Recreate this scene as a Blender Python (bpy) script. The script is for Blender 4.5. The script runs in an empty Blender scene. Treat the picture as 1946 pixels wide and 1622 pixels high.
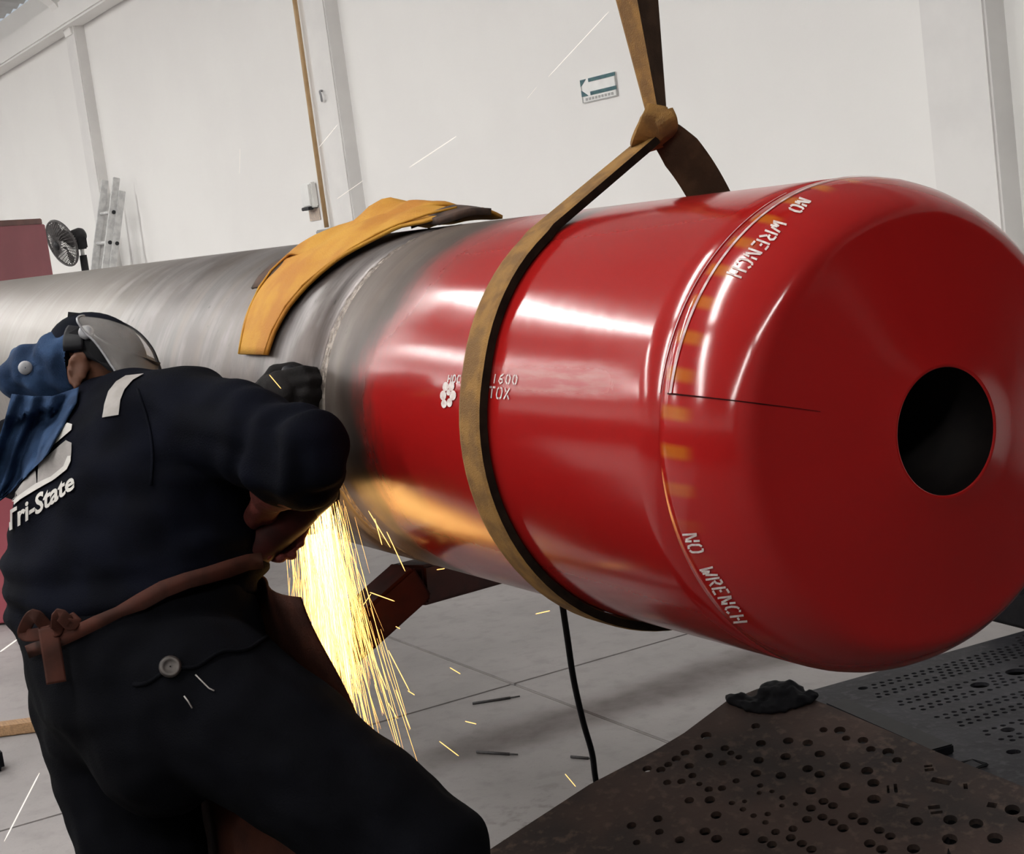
import bpy, bmesh, math, random
import numpy as np
from mathutils import Vector, Matrix, noise
from mathutils.bvhtree import BVHTree
random.seed(7); rng = np.random.default_rng(7)
scene = bpy.context.scene
COL = scene.collection

# ------------------------------------------------------------------ camera
F_PX, IW, IH = 3137.64, 1946.0, 1622.0
CAM = np.array([0.0, 0.0, 1.5])
FW = np.array([-0.8701, 0.4760, -0.1280]); FW /= np.linalg.norm(FW)
RT = np.array([0.4904, 0.8621, -0.1272]); RT -= FW * (RT @ FW); RT /= np.linalg.norm(RT)
UP = np.cross(RT, FW)
cam_data = bpy.data.cameras.new('camera'); cam = bpy.data.objects.new('camera', cam_data); COL.objects.link(cam)
cam_data.sensor_fit = 'HORIZONTAL'; cam_data.sensor_width = 36.0; cam_data.lens = F_PX / IW * 36.0
cam_data.clip_start = 0.05; cam_data.clip_end = 200
M = Matrix(((RT[0], UP[0], -FW[0], CAM[0]), (RT[1], UP[1], -FW[1], CAM[1]), (RT[2], UP[2], -FW[2], CAM[2]), (0, 0, 0, 1)))
cam.matrix_world = M
scene.camera = cam

# ------------------------------------------------------------------ world, exposure
world = bpy.data.worlds.new('world'); scene.world = world; world.use_nodes = True
world.node_tree.nodes['Background'].inputs[0].default_value = (0.75, 0.82, 0.9, 1)
world.node_tree.nodes['Background'].inputs[1].default_value = 0.6
scene.view_settings.view_transform = 'Standard'
scene.view_settings.look = 'None'
scene.view_settings.gamma = 1.0
scene.view_settings.use_curve_mapping = False
scene.view_settings.exposure = 0.0
SKYLIGHT_STRENGTH = 36.5        # daylight through the roof's translucent strips
SPARK_STRENGTH = 3.4

# ------------------------------------------------------------------ helpers
def ray(px, py):
    d = FW + (px - IW / 2) / F_PX * RT - (py - IH / 2) / F_PX * UP
    return d / np.linalg.norm(d)
def at(px, py, t): return CAM + ray(px, py) * t
def on_z(px, py, z):
    d = ray(px, py); return CAM + d * ((z - CAM[2]) / d[2])
def on_y(px, py, y):
    d = ray(px, py); return CAM + d * ((y - CAM[1]) / d[1])
def nrm(v):
    v = np.asarray(v, float); return v / np.linalg.norm(v)

def tag(o, label=None, cat=None, group=None, kind=None):
    if label: o['label'] = label
    if cat: o['category'] = cat
    if group: o['group'] = group
    if kind: o['kind'] = kind
    return o

def empty(name, loc, label, cat, group=None):
    o = bpy.data.objects.new(name, None); COL.objects.link(o); o.location = tuple(loc); o.empty_display_size = 0.1
    return tag(o, label, cat, group)

def world_loc(o):
    v = Vector((0, 0, 0))
    while o is not None:
        v += o.location; o = o.parent
    return v

def link(name, me, mat, parent=None, smooth=False):
    """link a mesh whose vertices are in world coordinates"""
    o = bpy.data.objects.new(name, me); COL.objects.link(o)
    if mat is not None: me.materials.clear(); me.materials.append(mat)
    if smooth:
        me.polygons.foreach_set('use_smooth', [True] * len(me.polygons))
    if parent is not None:
        o.parent = parent; o.location = -world_loc(parent)
    return o

def mk(name, vf, mat, parent=None, smooth=False):
    v, f = vf
    me = bpy.data.meshes.new(name)
    me.from_pydata([tuple(map(float, p)) for p in v], [], [tuple(int(i) for i in q) for q in f]); me.validate(); me.update()
    return link(name, me, mat, parent, smooth)

def merge(*vfs):
    V, Fc = [], []
    for v, f in vfs:
        o = len(V); V += [tuple(p) for p in v]; Fc += [tuple(i + o for i in q) for q in f]
    return V, Fc

def box(c, s, ax=None):
    """box with centre c, full sizes s, axes ax (3 rows)"""
    ax = np.eye(3) if ax is None else np.array(ax)
    c = np.array(c, float); V = []
    for z in (-1, 1):
        for x, y in ((-1, -1), (1, -1), (1, 1), (-1, 1)):
            V.append(c + x * s[0] / 2 * ax[0] + y * s[1] / 2 * ax[1] + z * s[2] / 2 * ax[2])
    return V, [(3, 2, 1, 0), (4, 5, 6, 7), (0, 1, 5, 4), (1, 2, 6, 5), (2, 3, 7, 6), (3, 0, 4, 7)]

def cbox(c, s, ax=None, b=0.004):
    """chamfered box"""
    bm = bmesh.new(); v, f = box((0, 0, 0), s)
    vs = [bm.verts.new(p) for p in v]; [bm.faces.new([vs[i] for i in q]) for q in f]
    bmesh.ops.bevel(bm, geom=list(bm.edges), offset=min(b, min(s) * .4), segments=2, affect='EDGES')
    ax = np.eye(3) if ax is None else np.array(ax); c = np.array(c, float)
    V = [c + p.co.x * ax[0] + p.co.y * ax[1] + p.co.z * ax[2] for p in bm.verts]
    bm.verts.index_update(); Fc = [tuple(x.index for x in q.verts) for q in bm.faces]; bm.free()
    return V, Fc

def perp(d, ref=(0, 0, 1)):
    d = nrm(d); ref = np.array(ref, float)
    if abs(d @ ref) > .98: ref = np.array([1., 0, 0])
    a = nrm(np.cross(ref, d)); return a, np.cross(d, a)

def tube(path, rad, n=10, cap=True, closed=False):
    P = [np.array(p, float) for p in path]; m = len(P); V = []; Fc = []
    rad = [rad] * m if np.isscalar(rad) else rad
    a = None
    for i, p in enumerate(P):
        if closed: d = nrm(P[(i + 1) % m] - P[i - 1])
        else: d = nrm(P[min(i + 1, m - 1)] - P[max(i - 1, 0)])
        if a is None: a, b = perp(d)
        else:
            a = nrm(a - d * (a @ d)); b = np.cross(d, a)
        for k in range(n):
            t = 2 * math.pi * k / n; V.append(p + rad[i] * (math.cos(t) * a + math.sin(t) * b))
    for i in range(m if closed else m - 1):
        for k in range(n):
            j = (i + 1) % m
            Fc.append((i * n + k, i * n + (k + 1) % n, j * n + (k + 1) % n, j * n + k))
    if cap and not closed:
        Fc.append(tuple(range(n - 1, -1, -1))); Fc.append(tuple((m - 1) * n + k for k in range(n)))
    return V, Fc

def spline(P, n=6):
    P = [np.array(p, float) for p in P]; Q = []
    for i in range(len(P) - 1):
        p0 = P[max(i - 1, 0)]; p1 = P[i]; p2 = P[i + 1]; p3 = P[min(i + 2, len(P) - 1)]
        for s in range(n):
            t = s / n; Q.append(.5 * ((2 * p1) + (p2 - p0) * t + (2 * p0 - 5 * p1 + 4 * p2 - p3) * t * t + (3 * p1 - p0 - 3 * p2 + p3) * t ** 3))
    Q.append(P[-1]); return Q

def lathe(profile, origin, axis, n=64, ref=(0, 0, 1), closed=False):
    """profile: list of (s along axis, radius)"""
    axis = nrm(axis); a, b = perp(axis, ref); o = np.array(origin, float); V = []; Fc = []
    m = len(profile)
    for s, r in profile:
        for k in range(n):
            t = 2 * math.pi * k / n; V.append(o + axis * s + r * (math.cos(t) * a + math.sin(t) * b))
    for i in range(m if closed else m - 1):
        j = (i + 1) % m
        for k in range(n):
            Fc.append((i * n + k, i * n + (k + 1) % n, j * n + (k + 1) % n, j * n + k))
    return V, Fc

def capsule(p0, r0, p1, r1, n=14, m=4):
    p0 = np.array(p0, float); p1 = np.array(p1, float); d = nrm(p1 - p0); L = np.linalg.norm(p1 - p0)
    prof = []
    for i in range(m + 1):
        t = math.pi / 2 * i / m; prof.append((-r0 * math.cos(t), max(r0 * math.sin(t), 1e-4)))
    for i in range(m + 1):
        t = math.pi / 2 * i / m; prof.append((L + r1 * math.sin(t), max(r1 * math.cos(t), 1e-4)))
    v, f = lathe(prof, p0, d, n)
    k = len(v); f = list(f) + [tuple(range(n - 1, -1, -1)), tuple(k - n + i for i in range(n))]
    return v, f

def ellipsoid(c, ax, r, n=20, m=12):
    c = np.array(c, float); ax = [np.array(a, float) for a in ax]; V = []; Fc = []
    for i in range(m + 1):
        ph = math.pi * i / m
        for k in range(n):
            t = 2 * math.pi * k / n
            s = max(math.sin(ph), 1e-3)
            V.append(c + ax[0] * r[0] * s * math.cos(t) + ax[1] * r[1] * s * math.sin(t) + ax[2] * r[2] * math.cos(ph))
    for i in range(m):
        for k in range(n):
            Fc.append((i * n + k, (i + 1) * n + k, (i + 1) * n + (k + 1) % n, i * n + (k + 1) % n))
    Fc.append(tuple(range(n))); Fc.append(tuple(m * n + k for k in range(n - 1, -1, -1)))
    return V, Fc

def loft(rings, n=28, power=2.4):
    """rings: (centre, lateral axis, forward axis, a, b)"""
    V = []; Fc = []
    for c, la, fa, a, b in rings:
        c = np.array(c, float)
        for k in range(n):
            t = 2 * math.pi * k / n; ct, st = math.cos(t), math.sin(t)
            x = math.copysign(abs(ct) ** (2 / power), ct); y = math.copysign(abs(st) ** (2 / power), st)
            V.append(c + np.array(la) * a * x + np.array(fa) * b * y)
    for i in range(len(rings) - 1):
        for k in range(n):
            Fc.append((i * n + k, i * n + (k + 1) % n, (i + 1) * n + (k + 1) % n, (i + 1) * n + k))
    Fc.append(tuple(range(n - 1, -1, -1))); Fc.append(tuple((len(rings) - 1) * n + k for k in range(n)))
    return V, Fc

def remesh(name, vfs, voxel, smooth=6):
    v, f = merge(*vfs)
    me = bpy.data.meshes.new(name + '_src'); me.from_pydata([tuple(map(float, p)) for p in v], [], f); me.update()
    bm = bmesh.new(); bm.from_mesh(me); bmesh.ops.recalc_face_normals(bm, faces=bm.faces); bm.to_mesh(me); bm.free()
    o = bpy.data.objects.new(name + '_src', me); COL.objects.link(o)
    r = o.modifiers.new('r', 'REMESH'); r.mode = 'VOXEL'; r.voxel_size = voxel
    if smooth:
        s = o.modifiers.new('s', 'SMOOTH'); s.iterations = smooth; s.factor = 0.5
    dg = bpy.context.evaluated_depsgraph_get(); dg.update()
    out = bpy.data.meshes.new_from_object(o.evaluated_get(dg)); out.name = name
    bpy.data.objects.remove(o); bpy.data.meshes.remove(me)
    return out

def displace(me, fn):
    n = len(me.vertices); co = np.empty(n * 3); me.vertices.foreach_get('co', co); co = co.reshape(-1, 3)
    no = np.empty(n * 3); me.vertices.foreach_get('normal', no); no = no.reshape(-1, 3)
    d = np.array([fn(Vector(c), Vector(m)) for c, m in zip(co, no)])
    co = co + no * d[:, None]
    me.vertices.foreach_set('co', co.ravel()); me.update()

# ------------------------------------------------------------------ materials
def new_mat(name):
    m = bpy.data.materials.new(name); m.use_nodes = True
    nt = m.node_tree; b = nt.nodes['Principled BSDF']
    return m, nt, b
def N(nt, typ, **kw):
    n = nt.nodes.new(typ)
    for k, v in kw.items(): setattr(n, k, v)
    return n
def math_n(nt, op, a, b=None, c=None, clamp=False):
    n = N(nt, 'ShaderNodeMath', operation=op); n.use_clamp = clamp
    for i, x in enumerate((a, b, c)):
        if x is None: continue
        if isinstance(x, (int, float)): n.inputs[i].default_value = x
        else: nt.links.new(x, n.inputs[i])
    return n.outputs[0]
def sstep(nt, x, lo, hi):
    n = N(nt, 'ShaderNodeMapRange'); n.interpolation_type = 'SMOOTHSTEP'
    nt.links.new(x, n.inputs[0]); n.inputs[1].default_value = lo; n.inputs[2].default_value = hi
    n.inputs[3].default_value = 0; n.inputs[4].default_value = 1
    return n.outputs[0]
def mixc(nt, fac, a, b):
    n = N(nt, 'ShaderNodeMix', data_type='RGBA')
    for sock, x in ((n.inputs['Factor'], fac), (n.inputs[6], a), (n.inputs[7], b)):
        if isinstance(x, (int, float)): sock.default_value = x
        elif isinstance(x, tuple): sock.default_value = (*x[:3], 1)
        else: nt.links.new(x, sock)
    return n.outputs[2]
def coords(nt, scale=(1, 1, 1), rot=(0, 0, 0)):
    t = N(nt, 'ShaderNodeTexCoord'); mp = N(nt, 'ShaderNodeMapping'); mp.inputs['Scale'].default_value = scale; mp.inputs['Rotation'].default_value = rot
    nt.links.new(t.outputs['Object'], mp.inputs[0]); return mp.outputs[0]
def noise_n(nt, vec, scale, detail=4, rough=.55, out='Fac'):
    n = N(nt, 'ShaderNodeTexNoise'); n.inputs['Scale'].default_value = scale; n.inputs['Detail'].default_value = detail; n.inputs['Roughness'].default_value = rough
    nt.links.new(vec, n.inputs['Vector']); return n.outputs[out]
def bump(nt, b, h, strength=.3, dist=.01):
    n = N(nt, 'ShaderNodeBump'); n.inputs['Strength'].default_value = strength; n.inputs['Distance'].default_value = dist
    nt.links.new(h, n.inputs['Height']); nt.links.new(n.outputs[0], b.inputs['Normal'])

def simple(name, c1, c2=None, rough=.5, metal=0, scale=20, bmp=0, bscale=200, stretch=(1, 1, 1), spec=.5):
    m, nt, b = new_mat(name)
    b.inputs['Roughness'].default_value = rough; b.inputs['Metallic'].default_value = metal
    b.inputs['Specular IOR Level'].default_value = spec
    v = coords(nt, stretch)
    if c2 is None: c2 = tuple(x * .8 for x in c1)
    f = noise_n(nt, v, scale)
    nt.links.new(mixc(nt, sstep(nt, f, .35, .65), c1, c2), b.inputs['Base Color'])
    if bmp:
        bump(nt, b, noise_n(nt, v, bscale, 3), bmp, .004)
    return m

MAT = {}
MAT['wall'] = simple('white_wall_paint', (.88, .868, .845), (.855, .84, .82), .8, scale=.8, bmp=.1, bscale=60)
MAT['pillar'] = simple('pillar_paint', (.82, .805, .785), (.76, .745, .73), .8, scale=2.5)
MAT['roof'] = simple('roof_sheet', (.66, .67, .67), (.55, .56, .56), .6, scale=3)
MAT['dark_wall'] = simple('end_wall_paint', (.12, .115, .11), (.09, .087, .085), .8, scale=1)
MAT['sling'] = simple('sling_webbing', (.25, .125, .026), (.155, .075, .017), .85, scale=30, bmp=.5, bscale=500, stretch=(1, 1, 1))
MAT['yellow_leather'] = simple('yellow_leather', (.47, .23, .016), (.38, .145, .007), .75, scale=9, bmp=.3, bscale=300)
MAT['brown_leather'] = simple('brown_leather', (.045, .014, .008), (.026, .009, .006), .8, scale=14, bmp=.3, bscale=250, spec=.12)
MAT['glove_red'] = simple('red_brown_glove_leather', (.14, .032, .024), (.08, .020, .016), .75, scale=20, bmp=.3, spec=.2)
MAT['glove_dark'] = simple('black_glove_leather', (.011, .009, .009), (.007, .006, .006), .75, scale=20, bmp=.3, spec=.12)
MAT['jacket'] = simple('navy_jacket_cloth', (.0028, .0034, .0072), (.0016, .0019, .0038), .9, scale=12, bmp=.35, bscale=350, spec=.06)
MAT['trousers'] = simple('dark_denim_cloth', (.0026, .0028, .0042), (.0017, .0018, .0027), .9, scale=10, bmp=.35, bscale=350, spec=.05)
MAT['denim'] = simple('blue_denim', (.024, .052, .115), (.009, .022, .055), .85, scale=16, bmp=.4, bscale=400, spec=.2)
MAT['skin'] = simple('skin', (.20, .088, .052), (.15, .062, .036), .55, scale=30)
MAT['reflect'] = simple('grey_reflective_tape', (.27, .245, .23), (.23, .21, .195), .6, scale=40)
MAT['print'] = simple('white_print', (.43, .41, .385), (.37, .35, .33), .8, scale=40)
MAT['print_grey'] = simple('grey_print', (.23, .21, .20), (.19, .175, .165), .8, scale=40)
MAT['black_plastic'] = simple('black_plastic', (.007, .007, .009), (.011, .011, .013), .5, scale=30, spec=.15)
MAT['grey_plastic'] = simple('grey_plastic', (.35, .35, .36), (.28, .28, .29), .45, scale=30)
MAT['stencil'] = simple('white_stencil_paint', (.66, .60, .57), (.50, .38, .36), .6, scale=120)
MAT['ring_glint'] = simple('painted_ring_glint', (.55, .42, .40), (.42, .22, .21), .35, scale=60)
MAT['seam'] = simple('dark_seam', (.035, .004, .004), (.02, .003, .003), .8, scale=60, spec=.05)
MAT['weld'] = simple('weld_metal', (.26, .22, .19), (.12, .095, .08), .45, metal=.6, scale=90, bmp=.6, bscale=160)
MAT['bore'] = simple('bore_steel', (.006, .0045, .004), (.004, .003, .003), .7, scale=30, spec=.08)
MAT['stand'] = simple('dark_red_painted_steel', (.07, .013, .010), (.035, .009, .008), .65, scale=12, spec=.2)
MAT['cabinet'] = simple('red_cabinet_paint', (.36, .075, .098), (.31, .062, .082), .55, scale=3)
MAT['cabinet_edge'] = simple('worn_cabinet_edge', (.20, .085, .07), (.15, .06, .05), .6, scale=8)
MAT['aluminium'] = simple('aluminium', (.70, .70, .69), (.55, .55, .55), .45, metal=.2, scale=20)
MAT['dark_metal'] = simple('dark_metal', (.03, .03, .034), (.02, .02, .022), .5, metal=.5, scale=30)
MAT['wire'] = simple('fan_cage_wire', (.12, .11, .11), (.08, .075, .075), .5, metal=.4, scale=30)
MAT['conduit'] = simple('ochre_conduit', (.50, .33, .17), (.44, .28, .13), .5, scale=10)
MAT['white_plastic'] = simple('white_plastic', (.86, .86, .84), (.8, .8, .78), .4, scale=10)
MAT['paper'] = simple('brown_paper', (.58, .47, .38), (.44, .36, .31), .8, scale=60)
MAT['green'] = simple('green_sign_print', (.05, .15, .15), (.035, .10, .13), .6, scale=50)
MAT['sign_grey'] = simple('sign_grey_print', (.45, .45, .44), (.36, .36, .35), .7, scale=90)
MAT['rubber'] = simple('black_rubber', (.007, .007, .009), (.011, .011, .013), .6, scale=60, spec=.06)
MAT['wood'] = simple('tan_wood', (.34, .20, .10), (.24, .14, .07), .7, scale=20, stretch=(1, 8, 8))
MAT['electrode'] = simple('electrode_stub', (.03, .028, .03), (.05, .045, .045), .6, scale=100)
MAT['button'] = simple('dull_button_metal', (.06, .05, .045), (.035, .03, .028), .45, metal=.5, scale=60)
MAT['dark_panel'] = simple('dark_panel_paint', (.030, .024, .022), (.022, .018, .017), .6, scale=4, spec=.2)
MAT['cap'] = simple('black_cap_cloth', (.006, .007, .012), (.004, .005, .008), .9, scale=30, spec=.06)
MAT['sling_edge_shade'] = simple('shaded_webbing_edge', (.020, .013, .009), (.012, .008, .006), .9, scale=40, spec=.05)  # shade on the strap's side faces, put into a darker webbing colour
MAT['sling_shade'] = simple('shaded_webbing', (.075, .043, .024), (.045, .026, .016), .9, scale=25, bmp=.5, bscale=500, spec=.1)  # shaded copy of the webbing, for the far limb and right-hand leg
MAT['grinder'] = simple('dark_red_grinder_casing', (.05, .012, .010), (.03, .009, .008), .6, scale=30, spec=.15)
MAT['dark_band'] = simple('dark_band_paint', (.030, .030, .033), (.022, .022, .025), .7, scale=2, spec=.2)
MAT['brown_patch'] = simple('charred_leather', (.07, .035, .022), (.03, .017, .012), .85, scale=40)

def floor_mat():
    m, nt, b = new_mat('concrete_floor')
    v = coords(nt); n1 = noise_n(nt, v, 1.3, 6); n2 = noise_n(nt, v, 14, 5); n3 = noise_n(nt, v, 90, 3)
    base = mixc(nt, sstep(nt, n1, .3, .7), (.30, .278, .274), (.225, .209, .207))
    base = mixc(nt, math_n(nt, 'MULTIPLY', sstep(nt, n2, .45, .75), .5), base, (.175, .162, .160))
    base = mixc(nt, math_n(nt, 'MULTIPLY', sstep(nt, n3, .60, .75), .35), base, (.13, .122, .122))
    # a brown band running across the slab, and grime with its own edges
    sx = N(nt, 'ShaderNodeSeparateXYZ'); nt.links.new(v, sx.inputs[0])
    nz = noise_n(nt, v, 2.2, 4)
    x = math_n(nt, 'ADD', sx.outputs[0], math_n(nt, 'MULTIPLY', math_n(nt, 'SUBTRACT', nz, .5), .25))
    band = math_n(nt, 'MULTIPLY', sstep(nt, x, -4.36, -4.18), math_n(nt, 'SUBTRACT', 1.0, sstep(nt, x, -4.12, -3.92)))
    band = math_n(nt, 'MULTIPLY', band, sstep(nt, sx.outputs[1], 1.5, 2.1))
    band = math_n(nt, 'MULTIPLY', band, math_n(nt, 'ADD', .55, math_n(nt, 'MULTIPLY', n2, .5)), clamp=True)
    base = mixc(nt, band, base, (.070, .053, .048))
    g = math_n(nt, 'MULTIPLY', sstep(nt, n2, .52, .62), sstep(nt, x, -3.75, -3.35))
    base = mixc(nt, math_n(nt, 'MULTIPLY', g, .8), base, (.07, .055, .05))
    near_dark = math_n(nt, 'MULTIPLY', sstep(nt, math_n(nt, 'ADD', x, math_n(nt, 'MULTIPLY', math_n(nt, 'SUBTRACT', nz, .5), .5)), -3.25, -2.95), .85)  # floor out of view, darkened to dim the underside of the nose
    base = mixc(nt, near_dark, base, (.035, .031, .030))
    nt.links.new(base, b.inputs['Base Color']); b.inputs['Roughness'].default_value = .62
    bump(nt, b, n3, .15, .004)
    return m
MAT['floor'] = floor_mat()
MAT['joint'] = simple('floor_joint', (.06, .058, .06), (.04, .04, .042), .8, scale=30)

PX, PY, PZ, PR = -1.4195, 1.3474, 1.1853, 0.305     # pipe: face x, axis y, axis z, radius

def pipe_coords(nt):
    t = N(nt, 'ShaderNodeTexCoord'); s = N(nt, 'ShaderNodeSeparateXYZ'); nt.links.new(t.outputs['Object'], s.inputs[0])
    x = math_n(nt, 'SUBTRACT', s.outputs[0], PX)
    y = math_n(nt, 'SUBTRACT', PY, s.outputs[1]); z = math_n(nt, 'SUBTRACT', s.outputs[2], PZ)
    ang = math_n(nt, 'ARCTAN2', z, y)
    c = N(nt, 'ShaderNodeCombineXYZ'); nt.links.new(x, c.inputs[0]); nt.links.new(math_n(nt, 'MULTIPLY', ang, PR), c.inputs[1])
    return x, ang, c.outputs[0], t.outputs['Object']
def scaled(nt, vec, s):
    mp = N(nt, 'ShaderNodeMapping'); mp.inputs['Scale'].default_value = s; nt.links.new(vec, mp.inputs[0]); return mp.outputs[0]

def steel_color(nt, x, ang, uv):
    streak = noise_n(nt, scaled(nt, uv, (22, 3.0, 1)), 1.0, 6, .6)
    blot = noise_n(nt, scaled(nt, uv, (5, 4, 1)), 1.0, 5)
    c = mixc(nt, sstep(nt, streak, .32, .68), (.072, .061, .059), (.205, .184, .177))
    c = mixc(nt, math_n(nt, 'MULTIPLY', sstep(nt, blot, .44, .64), .8), c, (.066, .047, .040))
    brn = noise_n(nt, scaled(nt, uv, (9, 1.6, 1)), 1.0, 5)
    c = mixc(nt, math_n(nt, 'MULTIPLY', sstep(nt, brn, .5, .68), .6), c, (.125, .092, .070))
    pit = noise_n(nt, scaled(nt, uv, (55, 38, 1)), 1.0, 3)
    c = mixc(nt, math_n(nt, 'MULTIPLY', sstep(nt, pit, .66, .74), .8), c, (.03, .024, .022))
    beige = math_n(nt, 'SUBTRACT', 1.0, sstep(nt, x, -2.9, -2.2))
    c = mixc(nt, math_n(nt, 'MULTIPLY', beige, .75), c, mixc(nt, sstep(nt, streak, .35, .65), (.22, .193, .165), (.295, .275, .252)))
    return c, streak, blot

def grey_pipe_mat():
    m, nt, b = new_mat('bare_steel'); x, ang, uv, _ = pipe_coords(nt)
    c, st, bl = steel_color(nt, x, ang, uv)
    nt.links.new(c, b.inputs['Base Color']); b.inputs['Metallic'].default_value = .55
    nt.links.new(math_n(nt, 'ADD', .27, math_n(nt, 'MULTIPLY', st, .24)), b.inputs['Roughness'])
    bump(nt, b, st, .12, .003)
    return m
MAT['steel'] = grey_pipe_mat()

def red_mat(name, nose=False):
    m, nt, b = new_mat(name); x, ang, uv, ob = pipe_coords(nt)
    mott = noise_n(nt, scaled(nt, uv, (4, 5, 1)), 1.0, 4); fine = noise_n(nt, scaled(nt, uv, (60, 18, 1)), 1.0, 5)
    red = mixc(nt, mott, (.27, .0070, .0068), (.32, .0100, .0092))
    rough = .27
    if not nose:
        # sanded, scuffed patch of dull paint
        sc = noise_n(nt, scaled(nt, uv, (9, 60, 1)), 1.0, 5)
        patch = math_n(nt, 'MULTIPLY', math_n(nt, 'MULTIPLY', sstep(nt, x, -.60, -.45), math_n(nt, 'SUBTRACT', 1.0, sstep(nt, x, -.30, -.18))),
                       math_n(nt, 'MULTIPLY', sstep(nt, ang, .235, .30), math_n(nt, 'SUBTRACT', 1.0, sstep(nt, ang, .34, .44))))
        red = mixc(nt, math_n(nt, 'MULTIPLY', patch, math_n(nt, 'ADD', .1, math_n(nt, 'MULTIPLY', sstep(nt, sc, .38, .68), .6))), red, (.42, .20, .19))
        # paint ground away towards the weld; scorched edge
        wob = math_n(nt, 'MULTIPLY', math_n(nt, 'SUBTRACT', noise_n(nt, scaled(nt, uv, (6, 6, 1)), 1.0, 4), .5), .16)
        edge = math_n(nt, 'ADD', math_n(nt, 'SUBTRACT', x, math_n(nt, 'MULTIPLY', sstep(nt, ang, .2, 1.0), .06)), wob)
        steel, st, bl = steel_color(nt, x, ang, uv)
        steel = mixc(nt, .55, steel, (.115, .082, .060))
        burnt = math_n(nt, 'MULTIPLY', sstep(nt, edge, -1.10, -1.02), math_n(nt, 'SUBTRACT', .95, math_n(nt, 'MULTIPLY', sstep(nt, ang, -.1, 1.1), .45)))
        steel = mixc(nt, burnt, steel, (.035, .022, .017))
        k = sstep(nt, math_n(nt, 'ADD', edge, math_n(nt, 'MULTIPLY', math_n(nt, 'SUBTRACT', fine, .5), .06)), -1.02, -.915)
        haze = math_n(nt, 'MULTIPLY', math_n(nt, 'SUBTRACT', 1.0, sstep(nt, edge, -.98, -.78)), sstep(nt, ang, .1, .9))
        red = mixc(nt, math_n(nt, 'MULTIPLY', haze, .55), red, (.13, .050, .048))
        col = mixc(nt, k, steel, red)
        met = math_n(nt, 'MULTIPLY', math_n(nt, 'SUBTRACT', 1.0, k), .45); nt.links.new(met, b.inputs['Metallic'])
        r = math_n(nt, 'ADD', .10, math_n(nt, 'MULTIPLY', math_n(nt, 'SUBTRACT', 1.0, k), .22))
        r = math_n(nt, 'ADD', r, math_n(nt, 'MULTIPLY', patch, .2)); r = math_n(nt, 'ADD', r, math_n(nt, 'MULTIPLY', haze, .22)); r = math_n(nt, 'ADD', r, math_n(nt, 'MULTIPLY', fine, .08))
        nt.links.new(r, b.inputs['Roughness'])
    else:
        # orange paint dashes around the shoulder of the nose
        n_d = 43
        sl = math_n(nt, 'ADD', math_n(nt, 'MULTIPLY', ang, n_d / (2 * math.pi)), math_n(nt, 'MULTIPLY', x, 1.5))
        fr = math_n(nt, 'FRACT', math_n(nt, 'ADD', sl, 20.15))
        dd = math_n(nt, 'ABSOLUTE', math_n(nt, 'SUBTRACT', fr, .5))
        dash = math_n(nt, 'SUBTRACT', 1.0, sstep(nt, dd, .08, .26))
        dash = math_n(nt, 'MULTIPLY', dash, math_n(nt, 'MULTIPLY', sstep(nt, x, -.146, -.135), math_n(nt, 'SUBTRACT', 1.0, sstep(nt, x, -.112, -.088))))
        dash = math_n(nt, 'MULTIPLY', dash, math_n(nt, 'ADD', .05, math_n(nt, 'MULTIPLY', sstep(nt, ang, -.30, .12), .60)))
        dash = math_n(nt, 'MULTIPLY', dash, math_n(nt, 'ADD', .7, math_n(nt, 'MULTIPLY', fine, .6)), clamp=True)
        col = mixc(nt, dash, red, (.40, .125, .009))
        # grinding smudge low on the face
        nt.links.new(math_n(nt, 'ADD', .10, math_n(nt, 'MULTIPLY', mott, .08)), b.inputs['Roughness'])
    nt.links.new(col, b.inputs['Base Color'])
    b.inputs['Coat Weight'].default_value = 0.0
    bump(nt, b, noise_n(nt, scaled(nt, uv, (40, 14, 1)), 1.0, 4), .05, .002)
    return m
MAT['red'] = red_mat('red_paint'); MAT['red_nose'] = red_mat('red_nose_paint', True)

def plate_mat(name, c1, c2, c3):
    m, nt, b = new_mat(name); v = coords(nt)
    n1 = noise_n(nt, v, 5, 6); n2 = noise_n(nt, v, 40, 5)
    c = mixc(nt, sstep(nt, n1, .35, .65), c1, c2); c = mixc(nt, math_n(nt, 'MULTIPLY', sstep(nt, n2, .5, .7), .7), c, c3)
    nt.links.new(c, b.inputs['Base Color']); b.inputs['Roughness'].default_value = .6; b.inputs['Metallic'].default_value = .2; b.inputs['Specular IOR Level'].default_value = .2
    bump(nt, b, n2, .3, .004); return m
MAT['rust_plate'] = plate_mat('rusty_perforated_steel', (.070, .047, .040), (.036, .029, .027), (.115, .080, .066))
MAT['grey_plate'] = plate_mat('grey_perforated_steel', (.036, .036, .043), (.018, .018, .022), (.060, .058, .064))

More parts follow.
